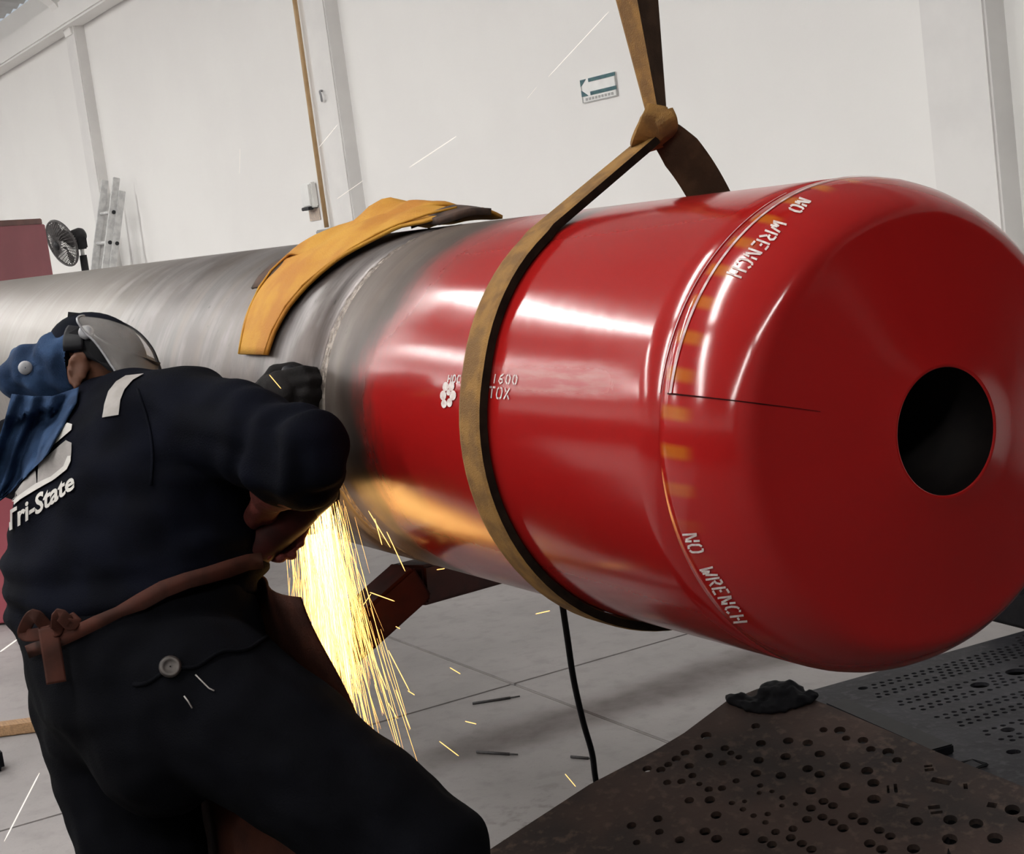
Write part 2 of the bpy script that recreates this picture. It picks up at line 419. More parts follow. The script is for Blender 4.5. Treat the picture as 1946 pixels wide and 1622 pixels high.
def emit_mat(name, col, strength):
    m, nt, b = new_mat(name); nt.nodes.remove(b); e = N(nt, 'ShaderNodeEmission')
    e.inputs[0].default_value = (*col, 1); e.inputs[1].default_value = strength
    nt.links.new(e.outputs[0], nt.nodes['Material Output'].inputs[0]); return m
MAT['skylight'] = emit_mat('daylit_translucent_sheet', (1.0, .985, .955), SKYLIGHT_STRENGTH)
MAT['spark'] = emit_mat('glowing_spark', (1.0, .50, .13), SPARK_STRENGTH)
MAT['spark_core'] = emit_mat('white_hot_spark', (1.0, .55, .17), SPARK_STRENGTH * 1.9)
MAT['spark_pale'] = emit_mat('pale_spark', (1.0, .92, .84), 1.15)
def visor_mat():
    m, nt, b = new_mat('clear_visor'); b.inputs['Base Color'].default_value = (.85, .80, .76, 1)
    b.inputs['Roughness'].default_value = .12; b.inputs['Transmission Weight'].default_value = 0.0
    b.inputs['Alpha'].default_value = .22
    n = noise_n(nt, coords(nt), 20, 3); nt.links.new(math_n(nt, 'ADD', .04, math_n(nt, 'MULTIPLY', n, .2)), b.inputs['Alpha'])
    return m
MAT['visor'] = visor_mat()

# ------------------------------------------------------------------ the hall
XA, XB, YW, YC = -34.0, 5.0, 4.8, -10.8       # hall extents
EAVE, RIDGE, RY = 4.42, 5.75, -3.0
def roof_z(y): return EAVE + (RIDGE - EAVE) * (1 - abs(y - RY) / (YW - RY))
def struct(name, vf, mat, parent=None):
    o = mk(name, vf, mat, parent)
    if parent is None: o['kind'] = 'structure'
    return o
fl = struct('floor', box(((XA + XB) / 2, (YW + YC) / 2, -.06), (XB - XA, YW - YC, .08)), MAT['joint'])
xs = sorted([-4.60 + 6 * k for k in range(-5, 3)]); ys = [2.40 - 3 * k for k in range(-1, 6)]
xs = [XA] + [x for x in xs if XA + .3 < x < XB - .3] + [XB]; ys = [YC] + sorted(y for y in ys if YC + .3 < y < YW - .3) + [YW]
for i in range(len(xs) - 1):
    for j in range(len(ys) - 1):
        g = .006
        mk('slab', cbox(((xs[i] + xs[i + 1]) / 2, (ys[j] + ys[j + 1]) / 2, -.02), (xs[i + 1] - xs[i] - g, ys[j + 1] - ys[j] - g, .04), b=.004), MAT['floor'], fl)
struct('wall_right', box(((XA + XB) / 2, YW + .1, EAVE / 2), (XB - XA, .2, EAVE)), MAT['wall'])
struct('wall_left', box(((XA + XB) / 2, YC - .1, EAVE / 2), (XB - XA, .2, EAVE)), MAT['wall'])
def gable(x):
    return ([(x - .1, YC, 0), (x - .1, YW, 0), (x - .1, YW, EAVE), (x - .1, RY, RIDGE), (x - .1, YC, EAVE),
             (x + .1, YC, 0), (x + .1, YW, 0), (x + .1, YW, EAVE), (x + .1, RY, RIDGE), (x + .1, YC, EAVE)],
            [(0, 1, 2, 3, 4), (9, 8, 7, 6, 5), (0, 5, 6, 1), (1, 6, 7, 2), (2, 7, 8, 3), (3, 8, 9, 4), (4, 9, 5, 0)])
struct('trim_40', box(((XA + XB) / 2, YC + .02, 1.35), (XB - XA - .1, .04, 2.7)), MAT['dark_band'])  # unseen dark band added on the left wall to darken reflections in the pipe
struct('wall_far', gable(XA - .1), MAT['wall'])
struct('wall_near', gable(XB + .1), MAT['dark_wall'])
# roof: corrugated sheet, two slopes, with translucent strips
def roof_slope(y0, y1, name):
    V = []; Fc = []; n = int((XB - XA) / .16)
    for i in range(n + 1):
        x = XA + (XB - XA) * i / n; dz = .03 if i % 2 else 0
        for y, z in ((y0, roof_z(y0)), (y1, roof_z(y1))):
            V.append((x, y, z + dz))
    m = len(V)
    for i in range(n): Fc.append((2 * i, 2 * i + 1, 2 * i + 3, 2 * i + 2))
    V2 = [(x, y, z + .05) for x, y, z in V]
    Fc += [tuple(m + k for k in q[::-1]) for q in Fc]
    return struct(name, (V + V2, Fc), MAT['roof'])
roof_slope(YW, RY, 'ceiling'); roof_slope(RY, YC, 'ceiling')
k = 1
SKX = [-27.3, -21.3, -15.4, -9.3, -3.3, 2.7]
for x in SKX:
    for y0, y1 in ((0.5, -2.6), (-3.4, -8.9)):
        c = np.array([x, (y0 + y1) / 2, (roof_z(y0) + roof_z(y1)) / 2 - .045]); d = nrm([0, y1 - y0, roof_z(y1) - roof_z(y0)])
        L = math.hypot(y1 - y0, roof_z(y1) - roof_z(y0)); up = np.cross([1, 0, 0], d)
        o = struct('window_%d' % k, box(c, (.50, L, .03), [(1, 0, 0), d, up]), MAT['skylight']); k += 1
        fr = merge(box(c + np.array([.275, 0, 0]), (.05, L + .1, .06), [(1, 0, 0), d, up]), box(c - np.array([.275, 0, 0]), (.05, L + .1, .06), [(1, 0, 0), d, up]))
        mk('window_frame', fr, MAT['roof'], o)
dark_panel = struct('unseen_dark_panel', box((2.2, YW - .02, 1.75), (4.6, .05, 3.5)), MAT['dark_panel'])  # door-shaped dark panel added out of view to darken reflections in the nose
for i in range(28): mk('slat', cbox((2.2, YW - .055, .07 + i * .122), (4.5, .03, .112), b=.01), MAT['dark_panel'], dark_panel)
# pillars and the tie beam on the long wall
tn = 1
for x in (-28.6, -22.6, -16.62, -10.62, -4.72):
    struct('trim_%d' % tn, cbox((x, YW - .045, EAVE / 2 - .02), (.34, .12, EAVE - .06), b=.01), MAT['pillar']); tn += 1
    # haunch under the roof rafter
    V = []; Fc = []
    for dx in (-.12, .12):
        for s in range(7):
            a = s / 6 * math.pi / 2; V.append((x + dx, YW - .12 - .9 * (1 - math.cos(a)), 3.78 + .62 * math.sin(a)))
        V.append((x + dx, YW - 1.02, 4.50)); V.append((x + dx, YW, 4.42)); V.append((x + dx, YW, 3.78))
    n = 10; Fc = [tuple(range(n)), tuple(range(2 * n - 1, n - 1, -1))] + [(i, i + n, (i + 1) % n + n, (i + 1) % n) for i in range(n)]
    struct('trim_%d' % tn, (V, Fc), MAT['wall']); tn += 1
struct('trim_%d' % tn, cbox(((XA + XB) / 2, YW - .10, 3.98), (XB - XA, .22, .26), b=.02), MAT['wall']); tn += 1
# rafters
for x in (-28.6, -22.6, -16.62, -10.62, -4.72, 1.3):
    for y0, y1 in ((YW, RY), (RY, YC)):
        c = np.array([x, (y0 + y1) / 2, (roof_z(y0) + roof_z(y1)) / 2 - .13]); d = nrm([0, y1 - y0, roof_z(y1) - roof_z(y0)])
        L = math.hypot(y1 - y0, roof_z(y1) - roof_z(y0)); up = np.cross([1, 0, 0], d)
        struct('trim_%d' % tn, box(c, (.18, L, .2), [(1, 0, 0), d, up]), MAT['pillar']); tn += 1

# ------------------------------------------------------------------ the pipe
pipe = empty('steel_pipe', (PX - 2.7, PY, PZ - PR), 'long thick bare-steel pipe with a glossy red rounded end, slung in the air', 'pipe')
AX = (1, 0, 0); PO = np.array([PX, PY, PZ])
def pl(profile, n=128): return lathe(profile, PO, AX, n)
XW = -1.150
prof = [(-5.27, .27), (-5.27, PR)] + [(-5.27 + (XW - .013 + 5.27) * i / 24, PR) for i in range(1, 25)] + [(XW - .006, PR - .008)]
body = mk('pipe_body', pl(prof), MAT['steel'], pipe, True)
tag(body, 'bare grey steel length with grinding streaks')
prof = [(-5.27, .27), (XW, .27)]
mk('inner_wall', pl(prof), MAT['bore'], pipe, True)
def bead(s, r0, amp):
    n = 220; V = []; Fc = []
    for k in range(n):
        t = 2 * math.pi * k / n; wob = amp * (.5 + .5 * math.sin(k * 2.1) * math.sin(k * .37 + 1)) ; dx = .0018 * math.sin(k * .9)
        for q in range(7):
            a = math.pi * q / 6
            r = r0 + (.0025 + wob) * math.sin(a); x = s + dx - .008 * math.cos(a)
            V.append(PO + np.array([x, -r * math.cos(t), r * math.sin(t)]))
    for k in range(n):
        for q in range(6):
            j = (k + 1) % n; Fc.append((k * 7 + q, k * 7 + q + 1, j * 7 + q + 1, j * 7 + q))
    return V, Fc
wb = mk('weld_bead', bead(XW - .001, PR - .006, .003), MAT['weld'], pipe, True)
mk('weld_bead', bead(XW + .018, PR - .004, .003), MAT['weld'], pipe, True)
prof = [(XW + .006, PR - .012), (XW + .012, PR - .007), (XW + .026, PR)] + [(XW + .026 + (-.147 - XW - .026) * i / 20, PR) for i in range(1, 21)] + [(-.146, PR - .0012)]
red = mk('red_section', pl(prof), MAT['red'], pipe, True); tag(red, 'glossy red painted length, paint ground off near the weld')
NOSE = [(-.146, .3038), (-.1445, .305), (-.13, .3043), (-.112, .3015), (-.095, .2965), (-.078, .2895), (-.062, .281), (-.050, .2725), (-.043, .266), (-.0385, .260), (-.0355, .253), (-.034, .246), (-.033, .239), (-.0315, .230)]
def nose_r(x):
    p = NOSE
    for a, b in zip(p, p[1:]):
        if a[0] <= x <= b[0]: return a[1] + (b[1] - a[1]) * (x - a[0]) / (b[0] - a[0])
    return PR if x < p[0][0] else p[-1][1]
FACE = [(-.0315, .230), (-.025, .197), (-.016, .153), (-.008, .113), (-.0015, .0795), (-.0005, .0770), (-.002, .0748)]
prof = NOSE + FACE[1:]
nose = mk('nose_cap', pl(prof, 160), MAT['red_nose'], pipe, True); tag(nose, 'rounded red nose with a round hole in its flat face')
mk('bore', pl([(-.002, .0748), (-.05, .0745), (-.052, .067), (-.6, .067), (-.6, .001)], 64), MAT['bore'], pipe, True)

def on_pipe(x, ang, off=.0012):
    r = (nose_r(x) if x > -.146 else PR) + off
    return PO + np.array([x, -r * math.cos(ang), r * math.sin(ang)])
def strip_on(pts, w, off=.0012):
    """a painted stroke: pts in (x, ang*PR) surface metres, width w"""
    P = [np.array(p, float) for p in pts]; Q = []
    for a, b in zip(P, P[1:]):
        n = max(1, int(np.linalg.norm(b - a) / .006))
        Q += [a + (b - a) * i / n for i in range(n)]
    Q.append(P[-1]); V = []; Fc = []
    for i, q in enumerate(Q):
        d = nrm(Q[min(i + 1, len(Q) - 1)] - Q[max(i - 1, 0)]); s = np.array([-d[1], d[0]]) * w / 2
        for e in (q - s, q + s): V.append(on_pipe(e[0], e[1] / PR, off))
    for i in range(len(Q) - 1): Fc.append((2 * i, 2 * i + 1, 2 * i + 3, 2 * i + 2))
    return V, Fc
# stencil letters: strokes in a unit cell (u reading direction 0..1, v up 0..1) with bridges left open
ST = {
 'N': [[(0.05, 0), (0.12, 1)], [(.25, .95), (.62, .08)], [(.78, 0), (.85, .44)], [(.87, .58), (.92, 1)]],
 'O': [[(.45, .02), (.16, .06), (.06, .35), (.16, .85), (.38, 1)], [(.60, 1), (.88, .93), (.94, .6), (.84, .15), (.62, .02)]],
 'W': [[(.0, 1), (.08, 0)], [(.22, .08), (.42, .62)], [(.50, .55), (.56, .05)], [(.72, .2), (.98, 1)]],
 'R': [[(.08, 0), (.14, 1)], [(.34, .98), (.72, .98), (.86, .78), (.66, .55), (.36, .52)], [(.52, .42), (.88, 0)]],
 'E': [[(.08, 0), (.16, 1)], [(.36, 1), (.86, 1)], [(.34, .52), (.62, .52)], [(.30, 0), (.82, 0)]],
 'C': [[(.40, .02), (.14, .15), (.10, .55), (.26, .92), (.48, 1)], [(.62, 1), (.88, .90)], [(.58, .02), (.84, .12)]],
 'H': [[(.06, 0), (.14, 1)], [(.30, .5), (.60, .5)], [(.78, 0), (.88, 1)]],
 'D': [[(.08, 0), (.12, 1)], [(.3, 1), (.7, .95), (.9, .55), (.72, .08), (.3, 0)]],
 'T': [[(.0, 1), (.42, 1)], [(.58, 1), (1, 1)], [(.5, .85), (.46, 0)]],
 'A': [[(.05, 0), (.42, 1)], [(.56, 1), (.92, 0)], [(.34, .34), (.66, .34)]],
 'X': [[(.08, 0), (.9, 1)], [(.1, 1), (.36, .66)], [(.62, .36), (.92, 0)]],
 '1': [[(.5, 0), (.54, 1)]], '6': [[(.8, 1), (.3, .8), (.1, .3), (.4, 0), (.8, .2), (.7, .5), (.3, .48)]],
 '0': [[(.45, .02), (.14, .3), (.2, .85), (.42, 1)], [(.6, 1), (.88, .7), (.8, .15), (.62, .02)]],
}
def stencil(text, x0, x1, a0, a1, w, name='stencil_lettering', adv_x=False):
    """letters' tops towards +x when adv_x is False, reading from angle a0 to a1 (radians)"""
    parts = []; n = len(text)
    for i, ch in enumerate(text):
        if ch == ' ': continue
        for st in ST[ch]:
            pts = []
            for u, v in st:
                q = (i + .08 + u * .80) / n
                if adv_x: pts.append((x0 + (x1 - x0) * q, (a0 + (a1 - a0) * v) * PR))
                else: pts.append((x0 + (x1 - x0) * v, (a0 + (a1 - a0) * q) * PR))
            parts.append(strip_on(pts, w))
    o = mk(name, merge(*parts), MAT['stencil'], pipe); return o
rad = math.radians
BN = BVHTree.FromPolygons([v.co.copy() for v in nose.data.vertices], [tuple(p.vertices) for p in nose.data.polygons])
def nose_hit(px, py, off=.0012):
    d = ray(px, py); h, n, i_, t = BN.ray_cast(Vector(CAM), Vector(d))
    if h is None: return None
    return np.array(h) + (np.array(n) if np.dot(n, d) < 0 else -np.array(n)) * off
def pw(tab, u):
    for (u0, a), (u1, b) in zip(tab, tab[1:]):
        if u <= u1: return np.array(a) + (np.array(b) - np.array(a)) * ((u - u0) / (u1 - u0))
    return np.array(tab[-1][1], float)
def stencil_nose(text, bot, top, w, lab):
    parts = []; n = len(text)
    for i, ch in enumerate(text):
        if ch == ' ': continue
        for st in ST[ch]:
            Q = []
            for (u, v), (u2, v2) in zip(st, st[1:]):
                for k in range(4):
                    f = k / 4; uu = (i + .06 + (u + (u2 - u) * f) * .84) / n; vv = v + (v2 - v) * f; Q.append(pw(bot, uu) * (1 - vv) + pw(top, uu) * vv)
            u, v = st[-1]; uu = (i + .06 + u * .84) / n; Q.append(pw(bot, uu) * (1 - v) + pw(top, uu) * v)
            V = []; Fc = []
            for k, q in enumerate(Q):
                d = nrm(Q[min(k + 1, len(Q) - 1)] - Q[max(k - 1, 0)]); e_ = np.array([-d[1], d[0]]) * w / 2
                V += [nose_hit(*(q - e_)), nose_hit(*(q + e_))]
            for k in range(len(Q) - 1): Fc.append((2 * k, 2 * k + 1, 2 * k + 3, 2 * k + 2))
            parts.append((V, Fc))
    tag(mk('stencil_lettering', merge(*parts), MAT['stencil'], pipe), lab)
stencil_nose('NO WRENCH', [(0, (1520, 376)), (.222, (1495, 400)), (.333, (1472, 419)), (1, (1377, 523))], [(0, (1543, 383)), (.222, (1520, 407)), (.333, (1496, 427)), (1, (1407, 532))], 4.0, 'white stencilled words NO WRENCH, upper')
stencil_nose('NO WRENCH', [(0, (1297, 1013)), (.222, (1315, 1053)), (.333, (1329, 1080)), (1, (1398, 1186))], [(0, (1324, 1010)), (.222, (1340, 1049)), (.333, (1355, 1075)), (1, (1423, 1182))], 4.0, 'white stencilled words NO WRENCH, lower')
for t_, xa, xb, a0, a1, w_ in (('HDC', -.682, -.640, 16.6, 18.6, .0026), ('1', -.632, -.622, 17.0, 19.2, .0026), ('1600', -.552, -.478, 17.0, 19.4, .0026), ('A', -.636, -.616, 13.0, 15.4, .0028), ('TOX', -.556, -.494, 13.2, 16.0, .0028)):
    tag(stencil(t_, xa, xb, rad(a0), rad(a1), w_, adv_x=True), 'faint white stencilled code ' + t_)
# six-petal white maker's mark
pm = []
for cx_, ca, rr in [(-.685, 15.4, .0075), (-.667, 15.6, .0075), (-.690, 13.0, .0080), (-.660, 13.2, .0080), (-.674, 13.9, .0050), (-.686, 10.8, .0070), (-.669, 11.2, .0070)]:
    V = []; 
    for q in range(12):
        t = 2 * math.pi * q / 12; V.append(on_pipe(cx_ + rr * 1.25 * math.cos(t), rad(ca) + rr * .9 * math.sin(t) / PR, .0013))
    pm.append((V, [tuple(range(12))]))
tag(mk('petal_mark', merge(*pm), MAT['stencil'], pipe), 'white petal-shaped mark')
# edge highlights painted as pale ring lines, and the seam
def arc_line(x, a0, a1, w, mat, name, off=.0012):
    n = 60; return mk(name, strip_on([(x, (a0 + (a1 - a0) * i / n) * PR) for i in range(n + 1)], w, off), mat, pipe)
arc_line(-.128, rad(17), rad(118), .0040, MAT['ring_glint'], 'ring_glint_line')
arc_line(-.1475, rad(17), rad(75), .0018, MAT['ring_glint'], 'ring_glint_line')
SPX = [(1258 + 12 * k, 746.5 + 1.15 * k + (.010 * k * k if k < 14 else .010 * k * k)) for k in range(26)]
V = []; Fc = []
for k, (x, y) in enumerate(SPX):
    w = 3.6 * (1 - .75 * k / 25); a, b = nose_hit(x, y - w / 2, .0014), nose_hit(x, y + w / 2, .0014)
    if a is None or b is None: continue
    V += [a, b]
for k in range(len(V) // 2 - 1): Fc.append((2 * k, 2 * k + 1, 2 * k + 3, 2 * k + 2))
mk('seam_line', (V, Fc), MAT['seam'], pipe)

# ------------------------------------------------------------------ web sling
sling = empty('web_sling', (PX - .6, PY, PZ + .4), 'olive brown web sling choked around the red end of the pipe', 'sling')
def ribbon(path, wdir, width, thick):
    """flat strap: path points, width direction per point, outer normal from cross"""
    V = []; Fc = []; m = len(path); P = [np.array(p, float) for p in path]
    for i, p in enumerate(P):
        d = nrm(P[min(i + 1, m - 1)] - P[max(i - 1, 0)]); w = np.array(wdir[i] if len(np.shape(wdir)) > 1 else wdir, float); w = nrm(w - d * (w @ d)); nn = np.cross(d, w)
        ww = width[i] if not np.isscalar(width) else width; th = thick[i] if not np.isscalar(thick) else thick
        for a, b in ((-.5, -.5), (-.38, -.5), (.38, -.5), (.5, -.5), (.5, .5), (.38, .5), (-.38, .5), (-.5, .5)):
            k = .75 if abs(a) == .5 else 1
            V.append(p + w * ww * a + nn * th * b * k)
    n = 8
    for i in range(m - 1):
        for q in range(n): Fc.append((i * n + q, i * n + (q + 1) % n, (i + 1) * n + (q + 1) % n, (i + 1) * n + q))
    Fc.append(tuple(range(n - 1, -1, -1))); Fc.append(tuple((m - 1) * n + q for q in range(n)))
    return V, Fc
TH = .016; RS = PR + TH / 2 + .001
def on_x(px, py, x):
    d = ray(px, py); return CAM + d * ((x - CAM[0]) / d[0])
top = on_x(1234, 268, PX - .640)
APEX = top[1:] - PO[1:]        # (dy, dz) from the axis
def sling_x(a):                    # a: degrees on near side (90 = top)
    return -.583 - .05 * max(0, min(1, (a - 20) / 60))
path = []; wd = []
tan_a = 64.0
p_t = RS * np.array([-math.cos(rad(tan_a)), math.sin(rad(tan_a))])
for i in range(9):
    s = i / 8; q = (1 - s) * APEX + s * p_t
    r = np.linalg.norm(q)
    if r < RS: q = q * RS / r
    path.append(PO + np.array([-.640 + .012 * s, q[0], q[1]])); wd.append((1, 0, 0))
for a in np.linspace(tan_a - 4, -180 - 55, 72):
    q = RS * np.array([-math.cos(rad(a)), math.sin(rad(a))]); path.append(PO + np.array([sling_x(a) if a > -100 else -.583 - .04 * (-100 - a) / 135, q[0], q[1]])); wd.append((1, 0, 0))
lp = mk('choker_loop', ribbon(path, wd, [.046 + .014 * min(1, i / 10) for i in range(len(path))], TH), MAT['sling'], sling)
lp.data.materials.append(MAT['sling_edge_shade'])
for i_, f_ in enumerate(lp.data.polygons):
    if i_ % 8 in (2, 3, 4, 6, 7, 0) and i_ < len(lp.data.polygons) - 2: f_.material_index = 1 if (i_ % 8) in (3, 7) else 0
# far limb: the strap turns its broad face outwards between the pipe and the choke
a_end = -236; qe = RS * np.array([-math.cos(rad(a_end)), math.sin(rad(a_end))])
pe = PO + np.array([-.622, qe[0], qe[1]]); pt = at(1262, 252, np.linalg.norm(top - CAM) + .012)
fp = []; fw_ = []
for i in range(16):
    s = i / 15; q = (1 - s) * pe + s * pt; q = q + np.array([0, .005, .008]) * math.sin(math.pi * s)
    rr = math.hypot(q[1] - PY, q[2] - PZ)
    if rr < RS + .004: q[1:] = PO[1:] + (q[1:] - PO[1:]) * (RS + .004) / rr
    fp.append(q); d = nrm(pt - pe); wv_ = np.cross(nrm(q - CAM), d); wv_ = wv_ if wv_[0] > 0 else -wv_
    k = min(1, .25 + s * 6.0); fw_.append(nrm(np.array([1, 0, 0]) * (1 - k) + wv_ * k))
mk('far_limb', ribbon(fp, fw_, [.062] * 12 + [.058, .054, .050, .044], .012), MAT['sling_shade'], sling)
# choke: the eye of the sling folded over the running strap
tt = np.linalg.norm(top - CAM)
eye = spline([at(1248, 203, tt - .004), at(1246, 222, tt - .016), at(1238, 244, tt - .020), at(1228, 262, tt - .018), at(1226, 276, tt + .002), at(1236, 282, tt + .02)], 4)
mk('choke_eye', ribbon(eye, [nrm(RT + UP * .10 + FW * .25)] * len(eye), [.031 + .012 * min(1, i / 6) for i in range(len(eye))], .010), MAT['sling'], sling)
eye2 = spline([at(1258, 214, tt - .010), at(1266, 232, tt - .016), at(1268, 252, tt - .006), at(1256, 270, tt + .012)], 4)
mk('choke_eye', ribbon(eye2, [nrm(RT * .8 + UP * .55 + FW * .2)] * len(eye2), .034, .010), MAT['sling'], sling)
# lifting legs: two straps side by side, folded along a ridge that faces the camera
def leg_strap(la, lb, ta, tb):
    # la, lb: ((x at y=0), (x at y=214)) of the two edges in the picture; ta, tb: extra depth of the edges
    V = []; Fc = []
    for k in range(15):
        f = -1.9 + 2.9 * k / 14          # 0 at the top of the frame, 1 at the choke
        y = 214 * f; sp_ = max(f, -.25)
        ea = at(la[0] + (la[1] - la[0]) * f, y, tt + ta * (1 - .6 * max(0, f))); eb_ = at(lb[0] + (lb[1] - lb[0]) * f, y, tt + tb * (1 - .6 * max(0, f)))
        n_ = -FW
        V += [ea, eb_, eb_ - n_ * .012, ea - n_ * .012]
    for k in range(14):
        for q in range(4): Fc.append((4 * k + q, 4 * k + (q + 1) % 4, 4 * k + 4 + (q + 1) % 4, 4 * k + 4 + q))
    return V, Fc + [(0, 1, 2, 3), (59, 58, 57, 56)]
mk('lifting_leg', leg_strap((1172, 1229), (1211, 1251), .035, -.012), MAT['sling'], sling)
mk('lifting_leg', leg_strap((1211, 1251), (1251, 1267), -.012, .055), MAT['sling_shade'], sling)

hq = at(1212, -407, tt)
hoist = empty('crane_hook', hq, 'steel crane hook block from which the web sling hangs', 'hook')
hz_ = roof_z(hq[1])
mk('hook', tube(spline([hq + np.array([0, 0, .10]), hq + np.array([0, .0, .02]), hq + np.array([.0, -.06, -.02]), hq + np.array([0, -.055, -.09]), hq + np.array([0, .0, -.12]), hq + np.array([0, .06, -.08])]), .017, 10), MAT['dark_metal'], hoist, True)
mk('block', cbox(hq + np.array([0, 0, .20]), (.12, .18, .22), b=.02), MAT['conduit'], hoist)
for s_ in (-.05, .05): mk('wire_rope', tube([hq + np.array([0, s_, .28]), np.array([hq[0], hq[1] + s_, hz_ - .02])], .006, 8), MAT['dark_metal'], hoist, True)

# ------------------------------------------------------------------ yellow leather draped over the pipe
yl = empty('leather_sleeve', PO + np.array([-1.4, 0, PR]), 'bright yellow welding leather draped over the grey pipe', 'leather')
ctr = [(22, -1.530, -1.382, .006), (30, -1.543, -1.377, .007), (39, -1.560, -1.362, .008), (47, -1.578, -1.340, .009), (55, -1.592, -1.305, .010), (63, -1.592, -1.272, .013), (70, -1.580, -1.240, .018), (76, -1.560, -1.205, .024), (82, -1.535, -1.150, .030), (90, -1.500, -1.130, .032), (98, -1.46, -1.13, .026), (106, -1.43, -1.14, .014)]
def sheet(ctr, th, nu=14, seed=0.0, amp=.006):
    V = []; Fc = []; m = len(ctr)
    C2 = []
    for i in range(m - 1):
        for s in range(3):
            f = s / 3; C2.append(tuple(ctr[i][k] * (1 - f) + ctr[i + 1][k] * f for k in range(4)))
    C2.append(ctr[-1]); m = len(C2)
    for side in (1, 0):
        for i, (a, xl, xr, lf) in enumerate(C2):
            for j in range(nu + 1):
                u = j / nu; x = xl + (xr - xl) * u
                nz = noise.noise(Vector((x * 14 + seed, a * .045, seed)))
                r = PR + .003 + lf * (.55 + .45 * math.sin(math.pi * min(1, max(0, u)))) + amp * nz * (lf / .012) ** .7 * .8 + (th if side else 0)
                r = max(r, PR + .001 + (th if side else 0))
                V.append(PO + np.array([x, -r * math.cos(rad(a)), r * math.sin(rad(a))]))
    o = m * (nu + 1)
    for i in range(m - 1):
        for j in range(nu):
            q = (i * (nu + 1) + j, i * (nu + 1) + j + 1, (i + 1) * (nu + 1) + j + 1, (i + 1) * (nu + 1) + j)
            Fc.append(q); Fc.append(tuple(o + k for k in q[::-1]))
    rim = [j for j in range(nu + 1)] + [i * (nu + 1) + nu for i in range(1, m)] + [(m - 1) * (nu + 1) + j for j in range(nu - 1, -1, -1)] + [i * (nu + 1) for i in range(m - 2, 0, -1)]
    for a, b in zip(rim, rim[1:] + rim[:1]): Fc.append((a, o + a, o + b, b))
    return V, Fc
mk('leather_sheet', sheet(ctr, .006), MAT['yellow_leather'], yl, True)
fold = [(62, -1.585, -1.46, .016), (70, -1.575, -1.40, .022), (77, -1.555, -1.34, .032), (84, -1.525, -1.27, .045), (90, -1.49, -1.23, .050), (96, -1.45, -1.22, .040), (101, -1.43, -1.22, .028)]
mk('folded_flap', sheet(fold, .005, seed=4.2, amp=.010), MAT['yellow_leather'], yl, True)
mk('charred_underside', sheet([(48, -1.635, -1.54, .004), (54, -1.648, -1.55, .007), (60, -1.640, -1.55, .008), (66, -1.625, -1.55, .006)], .004, seed=2.0), MAT['brown_patch'], yl, True)
mk('charred_underside', sheet([(82, -1.24, -1.13, .006), (86, -1.24, -1.105, .012), (92, -1.24, -1.10, .018), (98, -1.23, -1.10, .016)], .012, seed=6.0), MAT['brown_patch'], yl, True)
sp = [(a, 0, 0, 0) for a in range(24, 80, 2)]
for edge in (0, 1):      # stitched hems along both long edges
    pts = []
    for i in range(len(ctr) - 2):
        a, xl, xr, lf = ctr[i]; x = (xl + .009) if edge == 0 else (xr - .009); r = PR + .010 + lf * .62
        pts.append(PO + np.array([x, -r * math.cos(rad(a)), r * math.sin(rad(a))]))
    mk('stitched_hem', tube(pts, .0024, 6), MAT['yellow_leather'], yl, True)

# ------------------------------------------------------------------ pipe stand under the weld
st = empty('pipe_stand', on_z(600, 1260, 0), 'dark red steel pipe stand half hidden behind the sparks', 'stand')
b0 = at(772, 1112, 3.22); b1 = at(1010, 1050, 3.62)
dY = nrm(b1 - b0)
mk('cross_beam', cbox((b0 + b1) / 2, (np.linalg.norm(b1 - b0), .09, .078), [dY, nrm(np.cross([0, 0, 1], dY)), np.cross(dY, nrm(np.cross([0, 0, 1], dY)))], .006), MAT['stand'], st)
l0 = at(785, 1100, 3.21); l1 = at(560, 1300, 3.12)
d = nrm(l1 - l0); a_, b_ = perp(d)
mk('brace', cbox((l0 + l1) / 2, (np.linalg.norm(l1 - l0), .085, .075), [d, a_, b_], .006), MAT['stand'], st)
foot = np.array([l1[0], l1[1], 0.0])
mk('post', cbox(foot + np.array([0, 0, l1[2] / 2 + .02]), (.08, .08, l1[2] + .04), b=.006), MAT['stand'], st)
mk('base_plate', cbox(foot + np.array([0, 0, .012]), (.36, .36, .024), b=.004), MAT['stand'], st)

# ------------------------------------------------------------------ hanging cable
cb = [at(1064, 1120, 3.35), at(1069, 1150, 3.36), at(1078, 1210, 3.40), at(1090, 1290, 3.46), at(1108, 1370, 3.54), at(1125, 1430, 3.62), at(1132, 1480, 3.72)]
e = cb[-1]; cb += [e + np.array([-.004, .01, -.12]), np.array([e[0], e[1] + .03, .03]), np.array([e[0] + .05, e[1] + .10, .008]), np.array([e[0] + .25, e[1] + .16, .008])]
tag(mk('cable', tube(spline(cb), .0066, 10), MAT['rubber'], None, True), 'thin black cable hanging from behind the red pipe to the floor', 'cable')

